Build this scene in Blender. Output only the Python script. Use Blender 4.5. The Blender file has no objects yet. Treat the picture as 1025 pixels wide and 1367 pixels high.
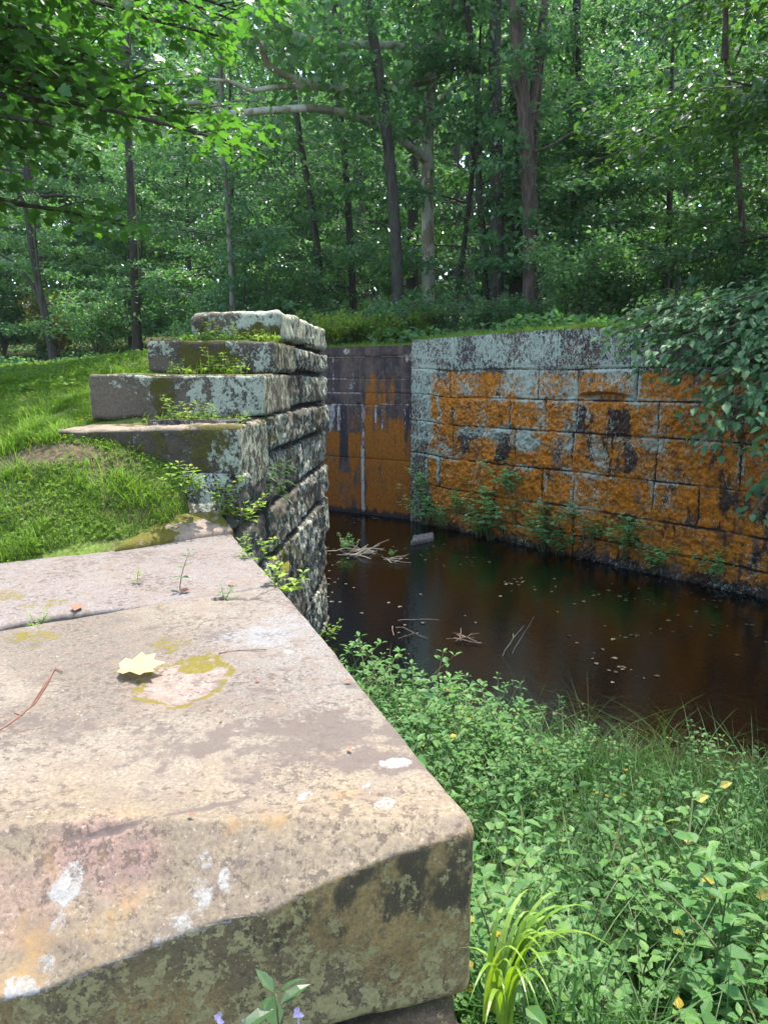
import bpy, math, random
import numpy as np
from mathutils import Vector
sc = bpy.context.scene
COL = sc.collection
PI = math.pi
# ------------------------------------------------------------------ numpy noise
_rs = np.random.RandomState(7)
_perm = _rs.permutation(256); _perm = np.concatenate([_perm, _perm]).astype(np.int64)
_val = _rs.rand(256)
def vnoise(x, y, z=0.0):
    x = np.asarray(x, float); y = np.asarray(y, float) + 0*x; z = np.asarray(z, float) + 0*x
    xi = np.floor(x).astype(np.int64); yi = np.floor(y).astype(np.int64); zi = np.floor(z).astype(np.int64)
    xf, yf, zf = x-xi, y-yi, z-zi
    u, v, w = xf*xf*(3-2*xf), yf*yf*(3-2*yf), zf*zf*(3-2*zf)
    def h(a, b, c): return _val[_perm[(_perm[(_perm[a & 255] + b) & 255] + c) & 255]]
    r = 0
    for dx in (0, 1):
        for dy in (0, 1):
            for dz in (0, 1):
                r = r + h(xi+dx, yi+dy, zi+dz) * (u if dx else 1-u) * (v if dy else 1-v) * (w if dz else 1-w)
    return r
def fbm(x, y, z=0.0, o=4, g=0.5):
    a, s, t, f = 1.0, 0.0, 0.0, 1.0
    for k in range(o):
        s = s + a*vnoise(np.asarray(x)*f + 17.3*k, np.asarray(y)*f + 5.1*k, np.asarray(z)*f + 3.7*k); t += a; a *= g; f *= 2.03
    return s/t
def sst(a, b, x):
    t = np.clip((x-a)/(b-a), 0, 1); return t*t*(3-2*t)
# ------------------------------------------------------------------ meshes
def mesh(name, V, faces, mat=None, smooth=False, attrs=None):
    """V (n,3); faces: list of int arrays (m,k) with any k."""
    me = bpy.data.meshes.new(name)
    V = np.ascontiguousarray(V, dtype=np.float32)
    faces = [np.asarray(f, dtype=np.int32) for f in faces if len(f)]
    nl = sum(f.size for f in faces); nf = sum(len(f) for f in faces)
    me.vertices.add(len(V)); me.vertices.foreach_set('co', V.ravel())
    me.loops.add(nl); me.polygons.add(nf)
    me.loops.foreach_set('vertex_index', np.concatenate([f.ravel() for f in faces]))
    st, o = [], 0
    for f in faces:
        st.append(o + np.arange(len(f), dtype=np.int32)*f.shape[1]); o += f.size
    me.polygons.foreach_set('loop_start', np.concatenate(st).astype(np.int32))
    me.polygons.foreach_set('use_smooth', np.full(nf, bool(smooth)))
    me.update(calc_edges=True)
    for k, a in (attrs or {}).items():
        a = np.asarray(a, dtype=np.float32)
        if a.shape[1] == 3: a = np.concatenate([a, np.ones((len(a), 1), np.float32)], 1)
        at = me.attributes.new(k, 'FLOAT_COLOR', 'POINT'); at.data.foreach_set('color', np.ascontiguousarray(a).ravel())
    if mat: me.materials.append(mat)
    return me
def link(name, me, parent=None, loc=None):
    o = bpy.data.objects.new(name, me); COL.objects.link(o)
    if parent: o.parent = parent
    if loc is not None: o.location = loc
    return o
def tag(o, label=None, cat=None, group=None, kind=None):
    for k, v in (('label', label), ('category', cat), ('group', group), ('kind', kind)):
        if v: o[k] = v
    return o
def thing(name, label, cat, loc=(0, 0, 0), rz=0.0, group=None, scale=1.0):
    o = bpy.data.objects.new(name, None); COL.objects.link(o)
    o.location = loc; o.rotation_euler = (0, 0, rz); o.scale = (scale,)*3; o.empty_display_size = .2
    return tag(o, label, cat, group)
def dup(root, loc, rz, scale, label, group=None):
    r = root.copy(); COL.objects.link(r); r.location = loc; r.rotation_euler = (0, 0, rz); r.scale = (scale,)*3
    r['label'] = label
    if group: r['group'] = group
    for ch in list(root.children):
        c = ch.copy(); COL.objects.link(c); c.parent = r
    return r
class MB:
    def __init__(s): s.V = []; s.F = {}; s.n = 0
    def add(s, V, *faces):
        V = np.asarray(V, float); s.V.append(V)
        for f in faces:
            f = np.asarray(f, dtype=np.int64)
            if len(f): s.F.setdefault(f.shape[1], []).append(f + s.n)
        s.n += len(V)
    def data(s): return np.concatenate(s.V), [np.concatenate(f) for f in s.F.values()]
    def build(s, name, mat, parent=None, smooth=False, attrs=None):
        V, F = s.data(); return link(name, mesh(name, V, F, mat, smooth, attrs), parent)
def gridfaces(nr, nc):
    i = np.arange(nr-1)[:, None]*nc + np.arange(nc-1)[None, :]
    return np.stack([i, i+1, i+nc+1, i+nc], -1).reshape(-1, 4)
def tube(mb, path, rad, n=6):
    P = np.asarray(path, float); m = len(P); rad = np.broadcast_to(np.asarray(rad, float), (m,))
    T = np.gradient(P, axis=0); T /= np.linalg.norm(T, axis=1)[:, None] + 1e-9
    ref = np.array([0.31, 0.17, 0.93]) if abs(T[:, 2]).mean() < .8 else np.array([1., .1, 0])
    A = np.cross(T, ref); A /= np.linalg.norm(A, axis=1)[:, None] + 1e-9
    B = np.cross(T, A)
    a = np.arange(n)*2*PI/n
    R = P[:, None] + rad[:, None, None]*(np.cos(a)[None, :, None]*A[:, None] + np.sin(a)[None, :, None]*B[:, None])
    i = np.arange(m-1)[:, None]*n; j = np.arange(n)[None, :]; k = (j+1) % n
    F = np.stack([i+j, i+k, i+n+k, i+n+j], -1).reshape(-1, 4)
    mb.add(R.reshape(-1, 3), F, [list(range((m-1)*n, m*n))])
# ------------------------------------------------------------------ leaves
T4 = (np.array([(0, 0, 0), (.32, .45, .07), (0, 1, -.05), (-.32, .45, .07)]), [np.array([(0, 1, 2), (0, 2, 3)])])
T8 = (np.array([(0, 0, 0), (-.27, .34, .07), (0, .36, 0), (.27, .34, .07), (-.2, .68, .03), (0, .7, -.03), (.2, .68, .03), (0, 1.03, -.12)]),
      [np.array([(0, 2, 1), (0, 3, 2), (4, 5, 7), (5, 6, 7)]), np.array([(1, 2, 5, 4), (2, 3, 6, 5)])])
_mo = [(0, .0), (.16, -.08), (.42, .06), (.33, .2), (.56, .44), (.36, .46), (.4, .62), (.2, .58), (.22, .7), (0, 1.0)]
_mo = _mo + [(-x, y) for x, y in _mo[-2:0:-1]]
_mo = np.array(_mo)
TM = (np.concatenate([np.array([(0, .4, 0)]), np.stack([_mo[:, 0], _mo[:, 1], .10*np.abs(_mo[:, 0]) - .18*(np.hypot(_mo[:, 0], _mo[:, 1]-.4))**2], 1)]),
      [np.array([(0, 1+i, 1+(i+1) % len(_mo)) for i in range(len(_mo))])])
def unit(a): return a/(np.linalg.norm(a, axis=-1, keepdims=True) + 1e-9)
def leaves(mb, P, axis, nrm, size, tm=T4, width=1.0):
    P = np.asarray(P, float)
    if len(P) == 0: return
    ax = unit(axis); sd = unit(np.cross(ax, nrm)); nn = np.cross(sd, ax)
    sz = np.broadcast_to(np.asarray(size, float), (len(P),))[:, None, None]
    t = tm[0]
    V = P[:, None] + sz*(t[None, :, :1]*width*sd[:, None] + t[None, :, 1:2]*ax[:, None] + t[None, :, 2:]*nn[:, None])
    k = len(t); off = (np.arange(len(P))*k)[:, None, None]
    mb.add(V.reshape(-1, 3), *[(f[None] + off).reshape(-1, f.shape[1]) for f in tm[1]])
def blades(mb, P, h, lean, width, rs, seg=3, az=None, dr=.38, curl=None):
    """arched grass blades from P; lean = horizontal reach relative to h"""
    n = len(P); az = rs.uniform(0, 2*PI, n) if az is None else az
    d = np.stack([np.cos(az), np.sin(az), 0*az], 1); s = np.stack([-np.sin(az), np.cos(az), 0*az], 1)
    h = np.broadcast_to(h, (n,)); lean = np.broadcast_to(lean, (n,)); width = np.broadcast_to(width, (n,))
    rows = []
    for k in range(seg+1):
        t = k/seg
        c = P + d*(h*lean*t**1.8)[:, None] + np.array([0, 0, 1.])*(h*(t - dr*lean*t*t) if curl is None else h*(t - curl*t**3))[:, None]
        w = (width*(1-t**1.6)*.5*(0.6+.4*min(1, 3*t+.2)))[:, None]
        if k < seg: rows += [c - s*w, c + s*w]
        else: rows += [c]
    V = np.stack(rows, 1); m = V.shape[1]; off = (np.arange(n)*m)[:, None, None]
    q = np.array([(2*k, 2*k+1, 2*k+3, 2*k+2) for k in range(seg-1)]).reshape(-1, 4)
    t3 = np.array([(2*seg-2, 2*seg-1, 2*seg)])
    mb.add(V.reshape(-1, 3), *([(q[None]+off).reshape(-1, 4)] if len(q) else []), (t3[None]+off).reshape(-1, 3))
# ------------------------------------------------------------------ camera model
FPX = 1367*26/36; TH = math.radians(10.5); EYE = 3.0
CT, ST = math.cos(TH), math.sin(TH)
def ray(px, py):
    u = (px-512.5)/FPX; v = (683.5-py)/FPX
    return np.array([u, CT+v*ST, -ST+v*CT])
def atz(px, py, z):
    r = ray(px, py); p = r*((z-EYE)/r[2]); p[2] += EYE; return p
def aty(px, py, y):
    r = ray(px, py); p = r*(y/r[1]); p[2] += EYE; return p
# ------------------------------------------------------------------ materials
def newmat(name):
    m = bpy.data.materials.new(name); m.use_nodes = True; nt = m.node_tree; nt.nodes.clear()
    out = nt.nodes.new('ShaderNodeOutputMaterial')
    return m, nt, out
def N(nt, t, **kw):
    n = nt.nodes.new(t)
    for k, v in kw.items():
        if k.startswith('i_'): n.inputs[k[2:]].default_value = v
        else: setattr(n, k, v)
    return n
def math_(nt, op, a, b=None, clamp=False):
    n = nt.nodes.new('ShaderNodeMath'); n.operation = op; n.use_clamp = clamp
    for i, v in ((0, a), (1, b)):
        if v is None: continue
        if isinstance(v, (int, float)): n.inputs[i].default_value = v
        else: nt.links.new(v, n.inputs[i])
    return n.outputs[0]
def mix(nt, fac, a, b, blend='MIX'):
    n = nt.nodes.new('ShaderNodeMix'); n.data_type = 'RGBA'; n.blend_type = blend
    for i, v in ((0, fac), (6, a), (7, b)):
        if isinstance(v, (int, float)): n.inputs[i].default_value = v
        elif isinstance(v, tuple): n.inputs[i].default_value = (*v, 1) if len(v) == 3 else v
        else: nt.links.new(v, n.inputs[i])
    return n.outputs[2]
def maprange(nt, v, a, b, c=0.0, d=1.0):
    n = nt.nodes.new('ShaderNodeMapRange'); n.interpolation_type = 'SMOOTHSTEP'
    nt.links.new(v, n.inputs[0])
    for i, x in enumerate((a, b, c, d)): n.inputs[i+1].default_value = x
    return n.outputs[0]
def noise_(nt, vec, scale, detail=4, rough=.6, stretch=None, dist=0.0):
    if stretch:
        mp = N(nt, 'ShaderNodeMapping'); mp.inputs['Scale'].default_value = stretch; nt.links.new(vec, mp.inputs[0]); vec = mp.outputs[0]
    n = N(nt, 'ShaderNodeTexNoise'); n.inputs['Scale'].default_value = scale; n.inputs['Detail'].default_value = detail; n.inputs['Roughness'].default_value = rough
    n.inputs['Distortion'].default_value = dist
    nt.links.new(vec, n.inputs['Vector']); return n.outputs[0]
def leafmat(name, c1, c2, trans=.35, rough=.45, yellow=None, spec=.5, tcol=None):
    m, nt, out = newmat(name)
    g = N(nt, 'ShaderNodeNewGeometry'); oi = N(nt, 'ShaderNodeObjectInfo')
    r = g.outputs['Random Per Island']
    c = mix(nt, r, c1, c2)
    hv = N(nt, 'ShaderNodeHueSaturation'); nt.links.new(c, hv.inputs['Color'])
    nt.links.new(maprange(nt, oi.outputs['Random'], 0, 1, .485, .515), hv.inputs['Hue']); nt.links.new(maprange(nt, oi.outputs['Random'], 0, 1, 1.25, .8), hv.inputs['Value'])
    c = hv.outputs[0]
    if yellow:
        c = mix(nt, maprange(nt, math_(nt, 'FRACT', math_(nt, 'MULTIPLY', r, 57.3)), 1-yellow, 1-yellow+.01), c, (.35, .27, .03))
    p = N(nt, 'ShaderNodeBsdfPrincipled'); nt.links.new(c, p.inputs['Base Color']); p.inputs['Roughness'].default_value = rough
    p.inputs['Specular IOR Level'].default_value = spec
    t = N(nt, 'ShaderNodeBsdfTranslucent')
    tc = mix(nt, 1.0, c, tcol or (1.4, 1.6, .8), 'MULTIPLY'); nt.links.new(tc, t.inputs[0])
    mx = N(nt, 'ShaderNodeMixShader'); mx.inputs[0].default_value = trans
    nt.links.new(p.outputs[0], mx.inputs[1]); nt.links.new(t.outputs[0], mx.inputs[2]); nt.links.new(mx.outputs[0], out.inputs[0])
    return m
def barkmat(name, c1, c2, scale=14, moss=0.0, patch=None):
    m, nt, out = newmat(name)
    tc = N(nt, 'ShaderNodeTexCoord').outputs['Object']
    n1 = noise_(nt, tc, scale, 6, .65, (1, 1, .22)); n2 = noise_(nt, tc, scale*.18, 3, .5)
    c = mix(nt, maprange(nt, n1, .35, .68), c1, c2)
    if patch: c = mix(nt, maprange(nt, noise_(nt, tc, 1.7, 4, .6, (1, 1, .5)), .5, .56), c, patch)
    if moss: c = mix(nt, maprange(nt, n2, .62-moss, .7-moss), c, (.045, .06, .02))
    p = N(nt, 'ShaderNodeBsdfPrincipled'); nt.links.new(c, p.inputs['Base Color']); p.inputs['Roughness'].default_value = .9
    b = N(nt, 'ShaderNodeBump'); b.inputs['Strength'].default_value = .8; b.inputs['Distance'].default_value = .02
    nt.links.new(n1, b.inputs['Height']); nt.links.new(b.outputs[0], p.inputs['Normal']); nt.links.new(p.outputs[0], out.inputs[0])
    return m
def plainmat(name, c1, c2, scale=20, rough=.8):
    m, nt, out = newmat(name)
    tc = N(nt, 'ShaderNodeTexCoord').outputs['Object']
    c = mix(nt, maprange(nt, noise_(nt, tc, scale, 4), .3, .7), c1, c2)
    p = N(nt, 'ShaderNodeBsdfPrincipled'); nt.links.new(c, p.inputs['Base Color']); p.inputs['Roughness'].default_value = rough; nt.links.new(p.outputs[0], out.inputs[0])
    return m
def stonemat(name, cfg):
    """weathered stone: attribute 'base' = the stone's own regional colour, attribute 'mask' = how far lichen (R), rust or ochre algae (G), black crust (B) and moss (A) grow there; noise breaks each up"""
    m, nt, out = newmat(name)
    g = cfg.get
    pos = N(nt, 'ShaderNodeNewGeometry').outputs['Position']
    if g('rot'):
        mp = N(nt, 'ShaderNodeMapping'); mp.inputs['Rotation'].default_value = (0, 0, g('rot')); nt.links.new(pos, mp.inputs[0]); pos = mp.outputs[0]
    ab = N(nt, 'ShaderNodeAttribute', attribute_name='base'); am = N(nt, 'ShaderNodeAttribute', attribute_name='mask')
    sp = N(nt, 'ShaderNodeSeparateColor'); nt.links.new(am.outputs['Color'], sp.inputs[0])
    fs = g('fine', 1.0)
    nf = noise_(nt, pos, 60*fs, 6, .7); nm = noise_(nt, pos, 9*fs, 5, .6); nl = noise_(nt, pos, 2.2*fs, 4, .55)
    v = maprange(nt, nf, .25, .75, .62, 1.38)
    cc = N(nt, 'ShaderNodeCombineColor')
    for i in range(3): nt.links.new(v, cc.inputs[i])
    c = mix(nt, 1.0, ab.outputs['Color'], cc.outputs[0], 'MULTIPLY')
    c = mix(nt, maprange(nt, nm, .4, .72, 0, g('var', .45)), c, g('alt', (.2, .15, .1)))
    if g('pit'):
        n3 = noise_(nt, pos, g('pits', 38), 4, .75); n4 = noise_(nt, pos, 3.1, 3, .6)
        pf = maprange(nt, math_(nt, 'ADD', n3, math_(nt, 'MULTIPLY', math_(nt, 'SUBTRACT', n4, .5), .5)), .535, .64)
        c = mix(nt, math_(nt, 'MULTIPLY', pf, g('pit')), c, (.07, .052, .042))
        pl = maprange(nt, noise_(nt, pos, 75, 3, .7), .60, .70)
        c = mix(nt, math_(nt, 'MULTIPLY', pl, .45), c, (.42, .36, .30))
    def grow(ch, n, k, soft):
        a = math_(nt, 'ADD', ch, math_(nt, 'MULTIPLY', math_(nt, 'SUBTRACT', n, .5), k))
        return maprange(nt, a, .5-soft, .5+soft)
    no = noise_(nt, pos, g('so', 8), 5, .68, g('sto', (1, 1, .6)))
    fo = grow(sp.outputs[1], no, 2.2, g('softo', .22))
    co = mix(nt, maprange(nt, nf, .3, .7), g('o1', (.42, .15, .012)), g('o2', (.25, .085, .012)))
    if g('grain'): co = mix(nt, maprange(nt, noise_(nt, pos, 21, 4, .65), .36, .56, g('grain'), 0), co, (.07, .035, .012))
    c = mix(nt, fo, c, co)
    nd = noise_(nt, pos, g('sd', 7), 6, .7, g('std', (1, 1, .35)))
    fd = grow(sp.outputs[2], nd, 2.4, g('softd', .18))
    c = mix(nt, math_(nt, 'MULTIPLY', fd, g('dk', .92)), c, g('d', (.03, .024, .024)))
    nli = noise_(nt, pos, g('sl', 16), 6, .72, g('stl', (1, 1, .8)), .3)
    nl2 = noise_(nt, pos, g('sl', 16)*2.7, 5, .75)
    fl = grow(math_(nt, 'ADD', sp.outputs[0], math_(nt, 'MULTIPLY', math_(nt, 'SUBTRACT', nl2, .5), g('kl2', 2.4))), nli, g('kl', 3.2), g('softl', .12))
    cl = mix(nt, nl, g('l1', (.40, .46, .40)), g('l2', (.28, .33, .28)))
    cl = mix(nt, maprange(nt, nf, .35, .65), cl, mix(nt, 1.0, cl, (.72, .72, .7), 'MULTIPLY'))
    c = mix(nt, fl, c, cl)
    nmo = noise_(nt, pos, g('sm', 11), 6, .7)
    fm = grow(am.outputs['Alpha'], nmo, 2.4, .16)
    cm = mix(nt, nf, g('m1', (.05, .06, .012)), g('m2', (.14, .13, .02)))
    c = mix(nt, fm, c, cm)
    p = N(nt, 'ShaderNodeBsdfPrincipled'); nt.links.new(c, p.inputs['Base Color']); p.inputs['Roughness'].default_value = g('rough', .88)
    p.inputs['Specular IOR Level'].default_value = .3
    h = math_(nt, 'ADD', math_(nt, 'MULTIPLY', nf, .5), nm)
    h = math_(nt, 'ADD', h, math_(nt, 'MULTIPLY', fl, .25)); h = math_(nt, 'ADD', h, math_(nt, 'MULTIPLY', math_(nt, 'MULTIPLY', fm, nf), 1.2))
    b = N(nt, 'ShaderNodeBump'); b.inputs['Strength'].default_value = g('bump', .6); b.inputs['Distance'].default_value = g('bd', .012)
    nt.links.new(h, b.inputs['Height']); nt.links.new(b.outputs[0], p.inputs['Normal']); nt.links.new(p.outputs[0], out.inputs[0])
    return m
# ------------------------------------------------------------------ terrain
A0 = atz(548, 695, 0)[:2]; B0 = atz(1025, 800, 0)[:2]
DR = (B0-A0)/np.linalg.norm(B0-A0); NR = np.array([DR[1], -DR[0]])          # lock wall direction, and its normal towards the water
G0 = A0 - NR*.12; G1 = atz(432, 680, 0)[:2]; DG = (G1-G0)/np.linalg.norm(G1-G0); NG = np.array([-DG[1], DG[0]])
PL = np.array([-.98, 4.69]); QL = atz(437, 825, 0)[:2]; DL = (QL-PL)/np.linalg.norm(QL-PL); NL = np.array([DL[1], -DL[0]])
PW = np.array([.216, 1.518]); DW = (PL-PW)/np.linalg.norm(PL-PW); NW = np.array([DW[1], -DW[0]])
LOW = np.array([PW, PL, QL, (-3.5, 11.2), (-5.6, 16.5), G0+DG*6.0, G0, A0, A0+DR*13, (9.6, -6), (.216, -6)])
def polydist(x, y, poly):
    d = np.full(x.shape, 1e9); ins = np.zeros(x.shape, bool)
    for (x0, y0), (x1, y1) in zip(poly, np.roll(poly, -1, 0)):
        ex, ey = x1-x0, y1-y0
        t = np.clip(((x-x0)*ex+(y-y0)*ey)/(ex*ex+ey*ey), 0, 1)
        d = np.minimum(d, np.hypot(x-x0-t*ex, y-y0-t*ey))
        c = ((y0 > y) != (y1 > y)) & (x < ex*(y-y0)/(ey+1e-12)+x0); ins ^= c
    return np.where(ins, -d, d)
CP = np.array([(-.95, 4.8, 2.0), (-2.1, 4.02, 1.99), (-1.55, 4.2, 2.0), (-1.1, 4.6, 1.93), (-1.08, 4.72, 2.05), (-1.42, 4.6, 2.11), (-4, 3.4, 1.9), (-2.2, 4.88, 2.585), (-2.4, 5.0, 2.6), (-1.78, 4.8, 2.52), (-1.36, 4.72, 2.34), (-1.85, 4.35, 2.20), (-3.5, 4.6, 2.2), (-2.7, 4.5, 2.22), (-2.7, 5.3, 2.52), (-3.5, 5.3, 2.46), (-2.0, 5.2, 2.64), (-1.2, 5.2, 2.6),
  (-3, 5.6, 2.68), (-5, 6, 2.72), (-2.3, 6.0, 2.82), (-2.2, 7, 3.0), (-1.7, 6.9, 3.2), (-1.3, 8, 3.45), (-4, 8, 3.0), (-3, 9, 3.22), (-8, 9, 2.85), (-5, 13, 3.15), (-3, 13, 3.45), (-3.5, 10, 3.2), (-2, 17, 3.55),
  (-10, 20, 3.0), (-6, 20, 3.4), (-20, 25, 3.1), (-8, 28, 3.7), (-3.5, 2.8, 1.75), (-4, 1, 1.52), (-1, .5, 1.5), (0, 0, 1.48), (0, 1.2, 1.5), (-2, 1.2, 1.52), (-1.2, 2.2, 1.55), (-2.2, 3, 1.72), (-.9, 3.8, 1.6),
  (1, 16.2, 3.62), (3, 13.3, 3.64), (5.5, 10.3, 3.64), (8, 7.2, 3.6), (4, 15, 3.8), (10, 12, 3.9), (3, 22, 4.3), (-3, 19, 3.6), (12, 20, 4.8), (0, 30, 4.9), (15, 35, 6.4), (-15, 45, 5.2), (0, 50, 7.5), (30, 40, 8.5),
  (60, 60, 14), (-60, 60, 7), (0, 100, 14), (-100, 100, 12), (100, 100, 20), (20, 5, 4), (40, 0, 5), (-40, 0, 3), (-30, -30, 2), (30, -30, 2.5), (0, -40, 1.5), (0, 420, 26), (420, 420, 30), (-420, 420, 22), (420, 0, 15), (-420, 0, 8),
  (-420, -420, 5), (420, -420, 8), (0, -420, 5)], float)
_D = np.hypot(CP[:, None, 0]-CP[None, :, 0], CP[:, None, 1]-CP[None, :, 1])
_M = np.zeros((len(CP)+1,)*2); _M[:-1, :-1] = _D; _M[-1, :-1] = _M[:-1, -1] = 1
_W = np.linalg.solve(_M, np.append(CP[:, 2], 0))
def zhigh(x, y):
    r = np.full(x.shape, _W[-1])
    for (cx, cy, _), w in zip(CP, _W[:-1]): r = r + w*np.sqrt((x-cx)**2+(y-cy)**2 + .02)
    return r
def bankd(x, y):                                    # >0 on the weedy bank (towards the camera), <0 in the water
    return (6.15 - .33*(x+.4) + .35*(vnoise(x*1.3, y*1.3)-.5)) - y
def hz(x, y):
    x = np.asarray(x, float); y = np.asarray(y, float)
    sd = polydist(x, y, LOW)
    b = bankd(x, y)
    zl = -.16 + .30*sst(-.5, .7, b) + .50*sst(.3, 4.0, b) + .03*(fbm(x*1.1, y*1.1, o=3)-.5)
    dm = np.hypot(np.maximum(x-.22, 0), np.maximum(y-1.45, 0))
    zl = np.maximum(zl, 1.5 - 1.0*dm)
    zh = zhigh(x, y) + .05*(fbm(x*1.7, y*1.7, o=3)-.5)*sst(3.6, 5, np.hypot(x, y-.5))
    return zl + (zh-zl)*sst(.06, .36, sd)
def axis(lo, hi, step, far, grow=1.13):
    a = list(np.arange(lo, hi, step)); s = step; v = hi
    while v < far: a.append(v); s *= grow; v += s
    s = step; v = lo
    while v > -far: s *= grow; v -= s; a.insert(0, v)
    return np.array(a)
gx = axis(-5.0, 4.0, .075, 450); gy = axis(0.3, 19.0, .075, 450)
GX, GY = np.meshgrid(gx, gy); GZ = hz(GX, GY)
x, y = GX.ravel(), GY.ravel()
sd = polydist(x, y, LOW); low = sst(.05, -.1, sd); bk = bankd(x, y)
n1 = fbm(x*.9, y*.9, o=4); n2 = fbm(x*6, y*6, 3.3, o=3); n3 = fbm(x*.12, y*.12, 9.1, o=3)
dirt = np.array([.095, .075, .045]); green = np.array([.085, .125, .025]); litter = np.array([.085, .06, .035]); mud = np.array([.045, .032, .022])
def lerp(a, b, t): return a + (b-a)*t[:, None]
lawn = sst(2.0, 0.0, np.hypot(np.maximum(np.abs(x+8)-9, 0), np.maximum(np.abs(y-11)-9.5, 0)))
bare = np.maximum(0, 1-np.hypot((x+2.05)/.55, (y-4.78)/.16))
c = lerp(np.tile(litter, (len(x), 1)), np.tile(green, (len(x), 1)), sst(.42, .6, n1)*.6)
cl = lerp(np.tile(green*1.15, (len(x), 1)), np.tile(dirt, (len(x), 1)), np.clip(sst(.47, .62, .5*n1+.5*n2)*.7 + sst(0, .5, bare + .6*(n2-.5)), 0, 1))
c = lerp(c, cl, lawn)
verge = sst(1.4, .4, sd)*(y > 8)*(x > -2)
c = lerp(c, np.tile([.10, .11, .02], (len(x), 1)), verge)
front = (y < 1.55)*(x < .5)
c = lerp(c, np.tile(dirt*.55, (len(x), 1)), front*1.0)
cb = lerp(lerp(np.tile(mud, (len(x), 1)), np.tile([.115, .08, .05], (len(x), 1)), sst(.45, .62, .5*n1+.5*n2)), np.tile([.05, .05, .02], (len(x), 1)), sst(-.1, .6, bk))
c = lerp(c, cb, low*(1-front))
m, nt, out = newmat('ground')
a = N(nt, 'ShaderNodeAttribute', attribute_name='base'); pos = N(nt, 'ShaderNodeNewGeometry').outputs['Position']
nf = noise_(nt, pos, 30, 6, .7); nm = noise_(nt, pos, 5, 4, .6)
c1 = mix(nt, maprange(nt, nf, .3, .7), mix(nt, 1., a.outputs[0], (.5, .5, .5), 'MULTIPLY'), mix(nt, 1., a.outputs[0], (1.6, 1.55, 1.5), 'MULTIPLY'))
p = N(nt, 'ShaderNodeBsdfPrincipled'); nt.links.new(c1, p.inputs['Base Color']); p.inputs['Roughness'].default_value = .95; p.inputs['Specular IOR Level'].default_value = .15
b = N(nt, 'ShaderNodeBump'); b.inputs['Strength'].default_value = .7; b.inputs['Distance'].default_value = .02
nt.links.new(math_(nt, 'ADD', nf, nm), b.inputs['Height']); nt.links.new(b.outputs[0], p.inputs['Normal']); nt.links.new(p.outputs[0], out.inputs[0])
ground = link('ground', mesh('ground', np.stack([x, y, GZ.ravel()], 1), [gridfaces(len(gy), len(gx))], m, True, {'base': c}))
ground['kind'] = 'structure'
# ------------------------------------------------------------------ water
m, nt, out = newmat('water')
pos = N(nt, 'ShaderNodeNewGeometry').outputs['Position']
b = N(nt, 'ShaderNodeBump'); b.inputs['Strength'].default_value = .3; b.inputs['Distance'].default_value = .02
nt.links.new(noise_(nt, pos, 7, 4, .65), b.inputs['Height'])
fr = N(nt, 'ShaderNodeFresnel'); fr.inputs['IOR'].default_value = 1.115; nt.links.new(b.outputs[0], fr.inputs['Normal'])
gl = N(nt, 'ShaderNodeBsdfGlossy'); gl.inputs['Roughness'].default_value = .07; gl.inputs['Color'].default_value = (.27, .28, .29, 1); nt.links.new(b.outputs[0], gl.inputs['Normal'])
tr = N(nt, 'ShaderNodeBsdfTransparent'); tr.inputs['Color'].default_value = (.66, .60, .50, 1)
mx = N(nt, 'ShaderNodeMixShader'); nt.links.new(fr.outputs[0], mx.inputs[0]); nt.links.new(tr.outputs[0], mx.inputs[1]); nt.links.new(gl.outputs[0], mx.inputs[2]); nt.links.new(mx.outputs[0], out.inputs[0])
WP = np.array([(-1.2, 4.0), (-.9, 9.1), (-3.8, 11.5), (-5.7, 16.8), tuple(G0+DG*6), tuple(G0-NG*.1), tuple(A0-NR*.1), tuple(A0+DR*13), (9.5, 1.5)])
w = link('water', mesh('water', np.concatenate([WP, np.zeros((len(WP), 1))], 1), [[list(range(len(WP)))]], m)); w['kind'] = 'structure'
# ------------------------------------------------------------------ walls
def rect(s, h, s0, s1, h0, h1, soft=.06, v=1.0):
    return v*sst(-soft, soft, s-s0)*sst(-soft, soft, s1-s)*sst(-soft, soft, h-h0)*sst(-soft, soft, h1-h)
def blob(s, h, cs, ch, rs, rh, v=1.0):
    return v*sst(1.25, .55, np.hypot((s-cs)/rs, (h-ch)/rh))
def blockrelief(s, h, courses, seed, groove=.03, gw=.018, bulge=.03, rough=.06, jit=.03, wob=.03, freq=5):
    """courses: [(h0, h1, [joint s...])]; returns the outward offset and a joint factor"""
    rs = np.random.RandomState(seed)
    h2 = h + wob*(fbm(s*.8, h*.2+3, seed, o=2)-.5)*2 + .012*(fbm(s*7, h*7, seed+9, o=2)-.5); s2 = s + .03*(fbm(s*6, h*6, seed+4, o=2)-.5)
    edge = np.full(s.shape, 9.0); off = np.zeros(s.shape); tilt = np.zeros(s.shape)
    for h0, h1, js in courses:
        k = (h2 >= h0) & (h2 < h1)
        J = np.array([-50]+sorted(js)+[50]); i = np.searchsorted(J, s2[k])-1; i = np.clip(i, 0, len(J)-2)
        e = np.minimum(np.minimum(s2[k]-J[i], J[i+1]-s2[k]), np.minimum(h2[k]-h0, h1-h2[k]))
        edge[k] = e; o = rs.uniform(-1, 1, len(J))*jit; off[k] = o[i]
    j = sst(gw*1.8, gw*.35, edge)
    o = off*sst(0, .05, edge) + bulge*np.sqrt(np.clip(edge/.09, 0, 1)) + rough*(fbm(s*freq, h*freq, seed+.5, o=4)-.5)*sst(0, .05, edge) - groove*j
    return o, j
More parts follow.
